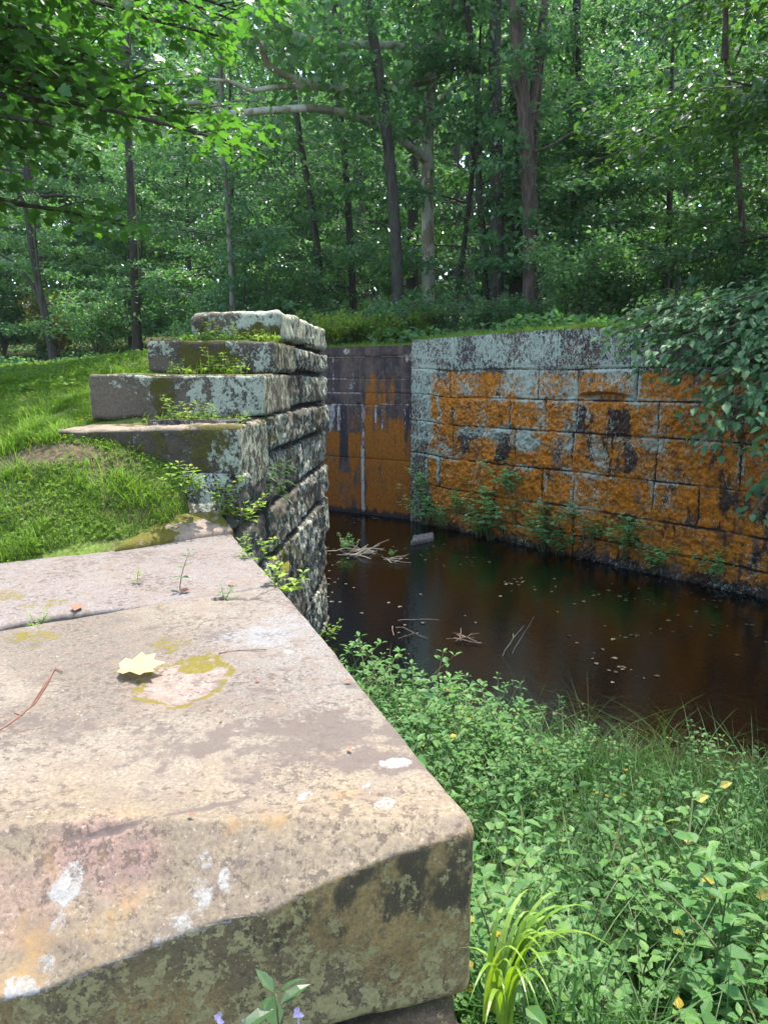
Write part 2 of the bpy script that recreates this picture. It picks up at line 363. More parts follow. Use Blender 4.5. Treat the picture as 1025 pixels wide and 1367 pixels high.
def wall(name, P, D, Nn, s0, s1, zb, top, res, dispf, maskf, mat, thick=.7, parent=None, split=None):
    ns = int((s1-s0)/res)+1
    S = np.linspace(s0, s1, ns); cd = np.concatenate([[thick, thick*.4], np.zeros(ns), [thick*.4, thick]]); S = np.concatenate([[s0, s0], S, [s1, s1]])
    tp = np.interp(S, *top) if not callable(top) else top(S)
    nh = int((tp.max()-zb)/res)+1; Hh = np.linspace(zb, tp.max(), nh); rd = np.concatenate([np.zeros(nh), [thick*.15, thick*.5, thick]]); Hh = np.concatenate([Hh, [1e3]*3])
    SS, HH = np.meshgrid(S, Hh); TP = np.broadcast_to(tp, SS.shape); HH = np.minimum(HH, TP)
    dep = np.maximum(cd[None, :], rd[:, None])
    s, h = SS.ravel(), HH.ravel(); o = dispf(s, h)*(dep.ravel() == 0)
    tops = (rd[:, None] > 0)*np.ones_like(SS)
    xy = P[None] + s[:, None]*D + (o-dep.ravel())[:, None]*Nn
    z = h + (tops.ravel() > 0)*.02*(fbm(s*4, dep.ravel()*4, 2.2, o=3)-.4)
    base, mask = maskf(s, h, o)
    me = mesh(name, np.concatenate([xy, z[:, None]], 1), [gridfaces(*SS.shape)], mat, True, {'base': base, 'mask': mask})
    return link(name, me, parent)
def flip(me): me.flip_normals()
# --- the orange-stained chamber wall on the right
RC = [(-1, -.05, [1.2, 2.4, 3.6, 4.5, 5.6, 6.9]), (-.05, .36, [.6, 1.7, 2.83, 3.5, 4.05, 4.9, 5.57, 8.2]), (.36, .82, [.55, 1.68, 2.82, 3.49, 4.03, 5.08, 5.81, 8, 9.4]), (.82, 1.42, [.5, .84, 1.94, 2.7, 3.37, 4.0, 5.43, 6.15, 6.48, 7.6, 9]),
      (1.42, 2.07, [.45, 1.2, 1.95, 2.74, 3.95, 4.68, 5.45, 6.7, 8.3]), (2.07, 2.6, [.8, 2.04, 2.6, 3.37, 4.0, 5.44, 7, 8.6]), (2.6, 3.1, [.5, 1.1, 2.0, 3.2, 4.0, 5.05, 6.5, 8]), (3.1, 3.9, [.02, 1.2, 2.13, 2.65, 3.57, 5.0, 6.4, 8])]
def r_disp(s, h):
    o, j = blockrelief(s, h, RC, 3, groove=.024, gw=.013, bulge=.012, rough=.11, jit=.022, freq=6, wob=.045)
    o = o + (.06*(fbm(s*14, h*14, 4.4, o=3)-.5) + .06*(fbm(s*24, h*24, 8.4, o=2)-.5))*sst(3.0, 2.4, h)
    o = o - .16*blob(s, h, 4.5, 2.66, .42, .07)                       # the eroded hollow under a bed
    o = o*(.35+.65*sst(.05, .8, s))
    o = np.where(h > 3.12, .02 + (o-.02)*.5, o)
    return o
def r_mask(s, h, o):
    s_, h_ = s, h; s, h = s + .22*(fbm(s*3.5, h*3.5, 31, o=4)-.5) + .06*(fbm(s*14, h*14, 33, o=2)-.5), h + .22*(fbm(s*3.5, h*3.5, 37, o=4)-.5) + .06*(fbm(s*14, h*9, 39, o=2)-.5)
    n = fbm(s*1.5, h*1.5, 1.1, o=3); st = fbm(s*7, h*.5, 2.3, o=3)
    base = np.tile([.115, .075, .055], (len(s), 1)); base = lerp(base, np.tile([.06, .045, .045], (len(s), 1)), sst(.4, .6, n))
    lb_ = fbm(s*2.6, h*2.6, 12.1, o=4)
    L = .02 + 1.1*(lb_-.5) + rect(s, h, -.2, 5.3, 3.1, 4, .06, .43) + rect(s, h, -.2, .62, 1.7, 3.2, .06, .46) + rect(s, h, -.2, .6, .1, 1.8, .08, .3)
    L += rect(s, h, .6, 2.0, 2.6, 3.15, .08, .36) + blob(s, h, 2.72, 2.87, .42, .26, .72) + rect(s, h, 3.2, 3.95, 2.62, 3.1, .06, .42) + rect(s, h, 4.1, 5.1, 2.62, 3.1, .08, .40)
    L += blob(s, h, 3.05, 1.82, .36, .24, .68) + blob(s, h, 3.65, 1.83, .26, .24, .45) + blob(s, h, 4.42, 1.78, .16, .3, .55) + rect(s, h, 1.2, 2.7, 1.86, 2.06, .07, .42) + rect(s, h, 4.65, 5.7, 1.86, 2.08, .06, .42)
    L += rect(s, h, .55, 1.15, 1.42, 1.66, .07, .42) + rect(s, h, 2.7, 4.5, 1.26, 1.42, .05, .25) + rect(s, h, 3.35, 3.43, .8, 1.4, .03, .6) + rect(s, h, .76, .84, .86, 1.42, .03, .5) + rect(s, h, .76, .84, 2.07, 2.6, .03, .6)
    L += blob(s, h, 4.25, 2.36, .06, .2, .6) + rect(s, h, 1.9, 2.5, 2.46, 2.6, .05, .3) + rect(s, h, 3.15, 3.35, 2.1, 2.6, .05, .4) + blob(s, h, 4.55, .98, .25, .2, .3) + .10*sst(2.2, 3.2, h)*(s < 6)
    O = .26 + rect(s, h, .55, 10, .1, 3.0, .1, .56)*sst(11, 7, s) - rect(s, h, -.3, .55, -.3, 4, .05, .6) + rect(s, h, .85, 3.3, 2.07, 2.58, .05, .25) + rect(s, h, 1.95, 2.3, 2.6, 3.05, .06, .35) + rect(s, h, 4.3, 4.6, 2.1, 2.55, .05, .3) + rect(s, h, 4.95, 5.35, 2.1, 2.55, .05, .4) + rect(s, h, .55, 4, .4, 1.42, .1, .14)
    O += .5*(n-.5) + blob(s, h, 4.3, 3.0, .2, .06, .7) + rect(s, h, 3.85, 4.0, 2.6, 3.05, .05, .4) + rect(s, h, 3.3, 3.4, 2.6, 3.1, .04, .25) - rect(s, h, -1, 9, 3.08, 4, .1, .35)
    O += .30*(sst(.42, .62, st)-.4)
    Dk = -.15 + .9*(st-.5) + rect(s, h, 1.17, 1.31, 2.08, 2.6, .05, .75) + rect(s, h, 2.3, 2.44, 1.5, 3.05, .04, .6) + rect(s, h, 1.22, 1.95, 1.45, 2.0, .08, .52) + rect(s, h, 2.25, 2.7, 1.45, 2.02, .1, .6)
    Dk += rect(s, h, 4.0, 4.22, 2.08, 2.55, .04, .9) + rect(s, h, 4.6, 4.95, 2.08, 2.5, .05, .8) + blob(s, h, 4.95, 1.7, .25, .22, .6) + sst(.32, -.05, h)*.6 + sst(5.3, 7.5, s)*.3 + rect(s, h, 3.52, 3.66, 3.15, 3.8, .02, 1.2) + rect(s, h, 5.05, 5.3, .35, .8, .05, .5) + rect(s, h, 2.3, 2.45, .4, 1.4, .04, .5)
    Dk += rect(s, h, 4.1, 4.9, -.1, .42, .15, .2) + rect(s, h, 3.9, 5, 3.1, 3.8, .2, .22)
    _, j = blockrelief(s_, h_, RC, 3, gw=.0105, wob=.045); _, j2 = blockrelief(s_, h_, RC, 3, gw=.045, wob=.045)
    L += .55*np.clip(j2-j, 0, 1)*sst(.42, .6, fbm(s*1.7, h*1.7, 61, o=3))*sst(.5, 1.0, h)
    Dk += j*sst(3.3, 2.9, h_)*1.5*sst(.36, .62, fbm(s_*2.2, h_*2.2, 71, o=3)); L -= j*.3; O -= j*.3
    Dk += + .06 + 1.25*(fbm(s*5, h*4, 9.3, o=5, g=.65)-.5) + .06*sst(2.0, .6, h) + .14*sst(3.6, 6.5, s)
    M = -.35 + sst(.3, -.05, h)*.5 + blob(s, h, 4.6, .55, .4, .2, .6) + sst(3.62, 3.74, h)*.75 + blob(s, h, .45, 1.5, .15, .3, .5) + blob(s, h, 1.5, .75, .2, .12, .5) + rect(s, h, 4.3, 8, 2.7, 4, .3, .35)
    L = np.where(L > 0, L*.86, L) + .05; O = O*.95; Dk = Dk + .8*(fbm(s*2.2, h*2.2, 51, o=3)-.5)
    return base, np.stack([L, O, Dk, M], 1)
ST_R = stonemat('stained_sandstone', dict(grain=.6, o1=(.70, .25, .014), o2=(.42, .125, .010), l1=(.56, .61, .49), l2=(.36, .41, .33), so=6, sl=19, sd=6, bump=.9, bd=.02, softo=.2))
rw = thing('lock_wall', 'high sandstone block lock wall stained bright orange below and grey with lichen along its top', 'stone wall', (A0[0], A0[1], 0))
def at_origin(o, root):                                                        # keep world coordinates while the root stands at the base
    o.matrix_parent_inverse = root.matrix_basis.inverted() if root.rotation_euler.z == 0 and root.scale.x == 1 else root.matrix_world.inverted(); return o
fw = wall('masonry_face', A0, DR, NR, 0, 13, -.5, (np.array([0, 3.5, 6, 13]), np.array([3.68, 3.74, 3.71, 3.66])), .0135, r_disp, r_mask, ST_R, .8); fw.parent = rw; at_origin(fw, rw)
# --- the smooth recess wall where the gate used to fold back
GC = [(-1, 1.22, [1.27]), (1.22, 2.37, [1.27]), (2.37, 2.62, [1.27, 2.05]), (2.62, 2.92, [1.27, 2.05]), (2.92, 3.38, [1.0, 2.05]), (3.38, 4, [.9, 1.9])]
def g_disp(s, h):
    o, j = blockrelief(s, h, GC, 11, groove=.012, gw=.010, bulge=.008, rough=.012, jit=.004, wob=.006, freq=4)
    o = o + .05*sst(3.37, 3.39, h) + .012*(fbm(s*18, h*18, 1.7, o=3)-.5) - .02*rect(s, h, 1.33, 1.42, -1, 2.4, .02)
    return o + .035*rect(s, h, 1.235, 1.335, .08, 1.5+.0*s, .012)
def g_mask(s, h, o):
    st = fbm(s*9, h*.35, 5.5, o=4); st2 = fbm(s*16, h*.5, 8.5, o=3); n = fbm(s*2, h*2, 3.1, o=3)
    base = lerp(np.tile([.105, .068, .058], (len(s), 1)), np.tile([.05, .035, .038], (len(s), 1)), sst(.38, .62, st))
    e = .55*(st-.5)*2
    O = -.3 + rect(s, h, 1.3, 2.5, .05, 1.75, .06, .95) + .6*rect(s, h, 1.3, 2.5, 1.5, 2.4, .25)*sst(.45, .6, st+.1) + sst(2.75, 1.7, h + .9*(st-.5))*rect(s, h, .03, 1.24, .05, 3, .03, 1.1) + rect(s, h, .45, 1.25, 2.35, 3.05, .1, .78) + .35*(n-.5)
    O -= rect(s, h, 1.7, 1.9, .9, 2.4, .05, .8)
    Dk = .05 + e*.5 + rect(s, h, 1.68, 1.9, 1.1, 2.4, .05, .75)*sst(.9, 1.3, h) + sst(.28, .0, h+.1*n)*1.2 + rect(s, h, .3, .9, 2.7, 3.4, .1, .4)*sst(.45, .55, st2) + rect(s, h, 0, .25, 1.6, 2.4, .08, .5) + rect(s, h, 2.4, 2.6, 0, 2.4, .04, .5)
    L = -.45 + .30*sst(.62, .72, st2)*sst(2.37, 2.3, h)*sst(1.75, 2.3, h+.5*(st2-.5))*(s > .0)*2.2
    L += rect(s, h, 2.0, 2.2, 1.72, 2.36, .03, 1.0)*sst(1.6, 2.2, h + .7*(s-2.0)*2) + rect(s, h, 1.86, 1.96, 1.8, 2.34, .03, .9) + rect(s, h, .93, .99, 2.0, 2.38, .02, 1.1) + rect(s, h, .78, .83, 1.85, 2.3, .02, .95) + rect(s, h, 2.28, 2.34, 1.7, 2.55, .02, .7) + rect(s, h, 1.5, 1.62, 2.62, 3.05, .04, .8)
    L += rect(s, h, 1.235, 1.335, .05, 1.45, .015, 1.35) + rect(s, h, 1.25, 1.33, 1.45, 2.4, .02, .85) + blob(s, h, 1.66, 3.49, .1, .07, 1.0) + rect(s, h, 1.25, 2.3, 3.28, 3.38, .05, .5) + rect(s, h, .02, .3, 3.25, 3.42, .06, .8)
    for hh, a, b in ((2.37, 1.3, 2.1), (2.395, .05, .9), (2.62, 1.3, 2.6), (2.92, 1.7, 2.6), (3.38, .02, 2.6)): L += rect(s, h, a, b, hh-.014, hh+.014, .008, 1.0)
    L += rect(s, h, 2.04, 2.07, 2.6, 3.38, .008, .7) + .5*(vnoise(s*22, h*22, 3) > .86)
    M = -.4 + sst(3.52, 3.6, h)*.95 + sst(.3, .0, h)*.5
    return base, np.stack([L, O, Dk, M], 1)
ST_G = stonemat('streaked_sandstone', dict(grain=.45, o1=(.44, .145, .008), o2=(.24, .075, .008), l1=(.55, .50, .44), l2=(.46, .42, .38), so=7, sto=(1, 1, .25), sl=20, stl=(1, 1, .3), sd=9, std=(1, 1, .12), bump=.45, bd=.01, softo=.25, softl=.14, d=(.035, .027, .032)))
rg = thing('recess_wall', 'smooth dark brown and orange streaked wall panel set back beside the lichen grey wall end', 'stone wall', (G0[0], G0[1], 0))
fg = wall('streaked_face', G0, DG, NG, -.06, 6, -.5, (np.array([-.1, 6]), np.array([3.60, 3.56])), .0135, g_disp, g_mask, ST_G, .8); flip(fg.data); fg.parent = rg; at_origin(fg, rg)
# --- the left lock wall under the steps
LC = [(-1, .08, [1.5, 3]), (.08, .62, [.9, 2.0, 3.06, 3.9]), (.62, 1.1, [1.2, 2.8, 3.7]), (1.1, 1.58, [.6, 1.75, 2.9]), (1.58, 1.98, [1.0, 2.4, 3.6]), (1.98, 2.38, [.4, 1.0, 1.85, 2.6, 3.5]), (2.38, 2.70, [.35, 1.05, 2.1, 3.1]), (2.7, 3.02, [.93, 1.5, 2.5, 3.45]), (3.02, 3.27, [1.6, 2.4, 3.4]), (3.27, 4, [2.9, 3.5])]
def l_disp(s, h):
    o, j = blockrelief(s, h, LC, 21, groove=.055, gw=.02, bulge=.016, rough=.09, jit=.025, freq=4)
    return o + .05*(fbm(s*13, h*13, 6.4, o=3)-.5) - .10*rect(s, h, .25, .5, 1.95, 2.12, .03) - .04*rect(s, h, .92, 1.0, 1.0, 2.4, .03)
def l_mask(s, h, o):
    n = fbm(s*1.6, h*1.6, 7.1, o=3); st = fbm(s*8, h*.9, 2.9, o=3)
    base = lerp(np.tile([.10, .088, .065], (len(s), 1)), np.tile([.055, .05, .04], (len(s), 1)), sst(.4, .6, n))
    L = .34 + .75*(n-.5) + .5*(st-.5) + rect(s, h, 2.9, 4.3, 1.7, 3.6, .2, .16) + rect(s, h, 1.0, 3, 1.9, 2.7, .2, .12) + rect(s, h, 0, .5, 2, 2.7, .1, .15) - rect(s, h, .6, 1.0, 1.9, 2.5, .1, .5)
    O = -.5 + blob(s, h, .62, 2.3, .3, .35, .5) + blob(s, h, 3.9, 1.0, .4, .25, .6) + blob(s, h, 4.1, .5, .1, .5, .7)
    Dk = .18 + .5*(st-.5) + sst(.5, .0, h)*.5
    _, j = blockrelief(s, h, LC, 21, gw=.02); bid = np.round(vnoise(np.floor(s*1.05+np.floor(h*2.2)*.37)*7.1, np.floor(h*2.2)*3.3, 2)*4)/4-.5
    Dk += j*1.0; L += .55*bid - j*.4
    M = .06 - j*.2 + .8*(fbm(s*2.3, h*2.3, 5.7, o=3)-.5) + rect(s, h, .7, 1.5, 2.3, 3.1, .2, .42) + rect(s, h, 1.0, 2.0, 1.35, 1.62, .1, .5) + rect(s, h, 1.6, 2.9, 1.05, 1.3, .12, .4) + rect(s, h, 3.3, 4.0, 2.2, 3.3, .2, .2)
    return base, np.stack([L, O, Dk, M], 1)
ST_L = stonemat('lichen_stone', dict(o1=(.30, .20, .09), o2=(.2, .13, .06), l1=(.46, .47, .39), l2=(.31, .34, .27), sl=17, stl=(1, 1, .45), sd=8, bump=.95, bd=.02, alt=(.12, .1, .09), m1=(.045, .06, .012), m2=(.13, .12, .02)))
rl = thing('stepped_lock_wall', 'lichen speckled dark block wall dropping to the water below the stone steps', 'stone wall', (PL[0], PL[1], 0))
def l_top(s): return np.select([s < .1, s < .45, s < 1.9, s < 2.2, s < 2.9], [2.06, 2.36, 2.685, 3.01, 3.26], 3.50)
fl_ = wall('masonry_face', PL, DL, NL, 0, 4.2, -.5, l_top, .014, l_disp, l_mask, ST_L, .7); fl_.parent = rl; flip(fl_.data); at_origin(fl_, rl)
# --- the wing wall that carries the near slabs
WC = [(-1, .5, [.7, 1.9]), (.5, 1.05, [1.2, 2.5]), (1.05, 1.59, [.6, 1.8, 2.9])]
def w_disp(s, h): return blockrelief(s, h, WC, 31, bulge=.03, rough=.06, freq=4)[0] - .05
ww = thing('wing_wall', 'low splayed block wall carrying the near sunlit slabs above the weedy bank', 'stone wall', (PW[0], PW[1], 0))
def w_mask(s, h, o):
    b, m_ = l_mask(s+3, h+.7, o); return b, m_
fw2 = wall('masonry_face', PW, DW, NW, 0.16, 3.36, -.5, (np.array([0, 4]), np.array([1.535, 1.535])), .03, w_disp, w_mask, ST_L, .5); fw2.parent = ww; flip(fw2.data); at_origin(fw2, ww)
# ------------------------------------------------------------------ single blocks
def block(FL, FR, BR, BL, z0, z1, res, r=.03, bump=.02, freq=5, seed=1, chip=None, rn=.6, tilt=(0, 0)):
    FL, FR, BR, BL = (np.array(p, float) for p in (FL, FR, BR, BL))
    W = .5*(np.linalg.norm(FR-FL)+np.linalg.norm(BR-BL)); D = .5*(np.linalg.norm(BL-FL)+np.linalg.norm(BR-FR)); H = z1-z0
    nw, nd, nh = (max(3, int(v/res)+1) for v in (W, D, H))
    a, b, c = np.linspace(0, W, nw), np.linspace(0, D, nd), np.linspace(0, H, nh)
    pts, fcs, side, k = [], [], [], 0
    def face(u, v, f, fl, tag_):
        nonlocal k
        U, V_ = np.meshgrid(u, v); P = np.stack([t*np.ones_like(U) for t in f(U, V_)], -1).reshape(-1, 3)
        F = gridfaces(len(v), len(u)); F = F[:, ::-1] if fl else F
        pts.append(P); fcs.append(F+k); side.append(np.full(len(F), tag_)); k += len(P)
    face(a, b, lambda U, V_: (U, V_, H), False, 0); face(a, c, lambda U, V_: (U, 0, V_), False, 1); face(b, c, lambda U, V_: (W, U, V_), False, 2)
    face(b, c, lambda U, V_: (0, U, V_), True, 3); face(a, c, lambda U, V_: (U, D, V_), True, 4); face(a, b, lambda U, V_: (U, V_, 0), True, 5)
    P = np.concatenate(pts); F = np.concatenate(fcs); sd = np.concatenate(side)
    _, ui, inv = np.unique(np.round(P/1e-4).astype(np.int64), axis=0, return_index=True, return_inverse=True)
    P = P[ui]; F = inv.ravel()[F]
    P0 = P.copy()
    rr = (r*(1-rn + 2*rn*fbm(P0[:, 0]*4, P0[:, 1]*4, P0[:, 2]*4+seed, o=3)))[:, None]
    L = np.array([W, D, H]); rr = np.minimum(rr, L.min()*.45)
    q = np.clip(P, rr, L-rr); dv = P-q; n = unit(dv); P = q + rr*n
    if chip is not None: P = chip(P, W, D, H)
    P = P + n*(bump*2*(fbm(P0[:, 0]*freq+seed*3.3, P0[:, 1]*freq, P0[:, 2]*freq, o=5, g=.5)-.5))[:, None]
    s, t = (P[:, :1]/W), (P[:, 1:2]/D)
    xy = (FL*(1-s)+FR*s)*(1-t) + (BL*(1-s)+BR*s)*t
    z = z0 + P[:, 2] + tilt[0]*(P[:, 0]/W-.5) + tilt[1]*(P[:, 1]/D-.5)
    return np.concatenate([xy, z[:, None]], 1), F, sd, P0, (W, D, H)
def place_block(name, label, V, F, mats, sd, base, mask, group, cat='stone block'):
    c = np.array([V[:, 0].mean(), V[:, 1].mean(), V[:, 2].min()])
    me = mesh(name, V-c, [F], mats[0], True, {'base': base, 'mask': mask})
    if len(mats) > 1:
        me.materials.append(mats[1]); me.polygons.foreach_set('material_index', (sd == 1).astype(np.int32)); me.update()
    return tag(link(name, me, None, c), label, cat, group)
# --- the big near slab
def s1_chip(P, W, D, H):
    P = P.copy(); a = P[:, 0]/W
    st = .7*vnoise(a*7, 0*a, 4.4) + .3*vnoise(a*17, P[:, 2]*6, 1.2)
    k_ = sst(.98, .55, a); bw = .035 + .19*k_*(.75+.5*st); bh = .022 + .15*k_*(.55+.9*st)
    B, Cc = P[:, 1], H-P[:, 2]; k = B/bw + Cc/bh
    s1_chip.k = k; t = np.where(k < 1, (1-k)*.5, 0); P[:, 1] += t*bw; P[:, 2] -= t*bh
    return P
V, F, sd_, P0, dim = block((-1.72, 1.0), (.216, 1.518), (-.512, 3.495), (-2.62, 2.10), 1.545, 2.0, .0095, r=.035, bump=.012, freq=3.5, seed=2, chip=s1_chip)
X, Y, Z = V[:, 0].copy(), V[:, 1].copy(), V[:, 2]
dwx, dwy = .05*(fbm(X*14, Y*14, Z*14, o=3)-.5), .05*(fbm(X*14, Y*14, Z*14+7, o=3)-.5)
XX, YY = X+dwx, Y+dwy
def pb(px, py, rp, v=1.0, sq=1.0, z=2.0):
    q = atz(px, py, z); t = np.linalg.norm(q-np.array([0, 0, 3])); r = rp*t/FPX
    return v*sst(1.25, .6, np.hypot((XX-q[0])/r, (YY-q[1])/(r*sq)))
# hollow with gravel in the slab's middle
def crack(pts, wid, dep):
    Q = np.array([atz(a, b, 2.0)[:2] for a, b in pts]); dd = np.full(len(X), 9.)
    for (ax_, ay_), (bx_, by_) in zip(Q[:-1], Q[1:]):
        t_ = np.clip(((XX-ax_)*(bx_-ax_)+(YY-ay_)*(by_-ay_))/((bx_-ax_)**2+(by_-ay_)**2), 0, 1); dd = np.minimum(dd, np.hypot(XX-ax_-t_*(bx_-ax_), YY-ay_-t_*(by_-ay_)))
    k_ = sst(wid, wid*.4, dd); V[:, 2] -= dep*k_*(V[:, 2] > 1.9); return k_
ck = crack([(285, 800), (300, 797), (330, 800), (345, 797)], .022, .02) + crack([(340, 798), (352, 790), (368, 783), (385, 781)], .010, .012) + .7*crack([(95, 1108), (180, 1095), (270, 1080), (330, 1062)], .008, .003)
hol = pb(245, 905, 62, 1, 1.35); V[:, 2] -= .018*hol*(Z > 1.9)
n1 = fbm(X*2.2, Y*2.2, 3, o=4); n2 = fbm(X*9, Y*9, 8, o=4)
base = np.tile([.182, .157, .124], (len(X), 1))
base = lerp(base, np.tile([.128, .109, .088], (len(X), 1)), sst(.42, .62, n1))
grey = sst(-.2, .45, (X - (-.62 - .25*(Y-2.6))) + .35*(n1-.5))*sst(1.75, 2.6, Y+.6*(n2-.5))
base = lerp(base, np.tile([.175, .162, .15], (len(X), 1)), grey*.85)
nearf = sst(1.95, 1.45, Y - .2*(X+.3) + .5*(n2-.5))
base = lerp(base, np.tile([.205, .16, .10], (len(X), 1)), nearf*.75)
base = lerp(base, np.tile([.235, .15, .12], (len(X), 1)), np.clip(pb(140, 1115, 70, .9, .5)+pb(20, 1150, 60, .5, .6), 0, 1))
base = lerp(base, np.tile([.26, .20, .17], (len(X), 1)), hol*.7)
base = lerp(base, np.tile([.19, .205, .22], (len(X), 1)), np.clip(pb(330, 850, 60, .5, .6)+pb(380, 835, 40, .4), 0, 1))
L = -.5 + 0*X
for px, py, rp, v in ((85, 1135, 22, 1.05), (70, 1160, 16, 1.1), (230, 1163, 34, 1.1), (255, 1140, 24, 1.0), (50, 1190, 18, 1.1), (8, 1210, 22, 1.1), (300, 1130, 16, .9), (510, 1077, 18, 1.2), (415, 1065, 18, .9), (425, 1055, 10, .9), (385, 868, 10, 1.1), (535, 1018, 16, 1.0), (520, 1022, 12, .9), (270, 1120, 14, .9), (320, 975, 5, 1), (490, 1050, 8, 1), (500, 975, 7, 1), (150, 1225, 10, .9)):
    L = np.maximum(L, -.5 + pb(px, py, rp*.92, v*1.0, 1.0))
L += .9*(n2-.5)
O = -.35 + .55*nearf + .4*(n1-.5) + pb(235, 850, 40, .3, 1.2)
Dk = .22 + .8*(n2-.5) + .6*pb(470, 985, 120, .5, .7) + pb(150, 990, 150, .14, .6) + pb(400, 1000, 190, .24, .5) - .2*nearf + 1.2*ck
M = -.5 + 0*X
ring = sst(.18, .5, hol)*sst(1.0, .75, hol)
M = np.maximum(M, -.5 + ring*1.05); M = np.maximum(M, -.5 + pb(270, 882, 34, 1.1, .9)); M = np.maximum(M, -.5+pb(225, 860, 34, .95, 1.3)); M = np.maximum(M, -.5+pb(200, 885, 26, .9, .8)); M = np.maximum(M, -.5+pb(205, 808, 26, .8, .7)); M = np.maximum(M, -.5+pb(45, 850, 40, 1.0, .6)); M = np.maximum(M, -.5+pb(45, 865, 14, 1.0, 1)); M = np.maximum(M, -.5+pb(0, 840, 40, .9, .6)); M = np.maximum(M, -.5+pb(150, 805, 30, .6, .6))
front = (P0[:, 1] < .001) & (s1_chip.k > 1.0)
sd_ = np.where(sd_ == 1, np.where(front[F].all(1), 1, 0), sd_)
fa = P0[:, 0]/dim[0]; fh = P0[:, 2]/dim[2]
fn = fbm(P0[:, 0]*3, P0[:, 2]*3, 2.2, o=3)
fb = lerp(np.tile([.28, .19, .075], (len(X), 1)), np.tile([.15, .115, .06], (len(X), 1)), sst(.4, .6, fn)); base = np.where(front[:, None], fb, base)
L = np.where(front, .36 + 1.0*(fn-.5) + .18*sst(.6, .2, fh), L); O = np.where(front, -.1+.8*(fbm(P0[:, 0]*2, P0[:, 2]*2, 9.9, o=3)-.5), O)
Dk = np.where(front, .15 + sst(.62, .95, fa)*sst(.35, .6, fh+.3*(fn-.5))*.5 + .4*(fn-.5), Dk); M = np.where(front, -.2+.3*sst(.3, 0, fh), M)
ST_S = stonemat('pale_sandstone', dict(pit=.75, fine=1.6, var=.75, alt=(.15, .115, .09), o1=(.29, .19, .085), o2=(.24, .15, .07), d=(.095, .075, .065), dk=.8, sd=16, std=(1, 1, 1), softd=.2, so=6, sl=26, l1=(.36, .345, .31), l2=(.26, .25, .23), softl=.28, kl=2.4, kl2=1.6, sm=26, m1=(.07, .05, .012), m2=(.20, .17, .02), bump=.5, bd=.006))
ST_F = stonemat('mossy_sandstone', dict(pit=.5, fine=1.6, var=.5, alt=(.16, .12, .05), o1=(.22, .13, .04), o2=(.16, .09, .03), d=(.06, .05, .03), sd=16, std=(1, 1, .6), so=5, sl=20, l1=(.41, .35, .16), l2=(.30, .255, .11), softl=.1, sm=20, bump=.7, bd=.008))
SLABS = 'near coping slabs'
place_block('coping_slab', 'largest sunlit tan slab with a chipped front edge and dark shaded mossy face', V, F, [ST_S, ST_F], sd_, base, np.stack([L, O, Dk, M], 1), SLABS, 'stone slab')
# --- the slab behind it
def s2_chip(P, W, D, H):
    P = P.copy(); a = P[:, 0]/W
    e = .075*sst(.80, .62, a)*(.35+vnoise(a*14, 0*a, 2)) + .012*vnoise(a*40, 0*a, 5)
    P[:, 1] += e*sst(.25, 0, P[:, 1]); return P
V2, F2, sd2, P02, dim2 = block((-1.8, .95), (.20, 1.44), (.1, 1.8), (-1.9, 1.4), 1.1, 1.525, .02, r=.05, bump=.04, freq=5, seed=17)
place_block('footing_stone', 'rough brown footing stone just showing under the shaded face of the largest slab', V2, F2, [ST_F], sd2*0, lerp(np.tile([.16, .105, .06], (len(V2), 1)), np.tile([.09, .06, .035], (len(V2), 1)), sst(.4, .6, fbm(V2[:, 0]*9, V2[:, 1]*9, V2[:, 2]*9, o=3))), np.tile([.1, .1, .1, .1], (len(V2), 1)), None, 'stone')
V, F, sd_, P0, dim = block((-2.62, 2.12), (-.515, 3.475), (-.975, 4.66), (-3.05, 3.28), 1.6, 1.995, .018, r=.022, bump=.010, freq=3, seed=5, chip=s2_chip)
X, Y, Z = V[:, 0], V[:, 1], V[:, 2]; XX = X+.05*(fbm(X*14, Y*14, 1, o=3)-.5); YY = Y
n1 = fbm(X*2.2, Y*2.2, 5, o=4); n2 = fbm(X*8, Y*8, 8, o=4)
base = lerp(np.tile([.182, .157, .135], (len(X), 1)), np.tile([.165, .145, .135], (len(X), 1)), sst(.3, .6, n1 + .25*sst(3.3, 4.2, Y-.3*(X+1))))
M = np.full(len(X), -.5)
for px, py, rp, v in ((10, 795, 30, 1.0), (60, 805, 40, .9), (20, 790, 26, .9), (110, 815, 20, .8), (205, 800, 40, .6)): M = np.maximum(M, -.5+pb(px, py, rp, v, .7))
Dk = .08+.6*(n2-.5) + pb(180, 745, 110, .28, .5); O = np.full(len(X), -.3)+.3*(n1-.5)
place_block('coping_slab', 'smoother greyish slab lying between the nearest slab and the grass', V, F, [ST_S], sd_, base, np.stack([np.full(len(X), -.45), O, Dk, M], 1), SLABS, 'stone slab')
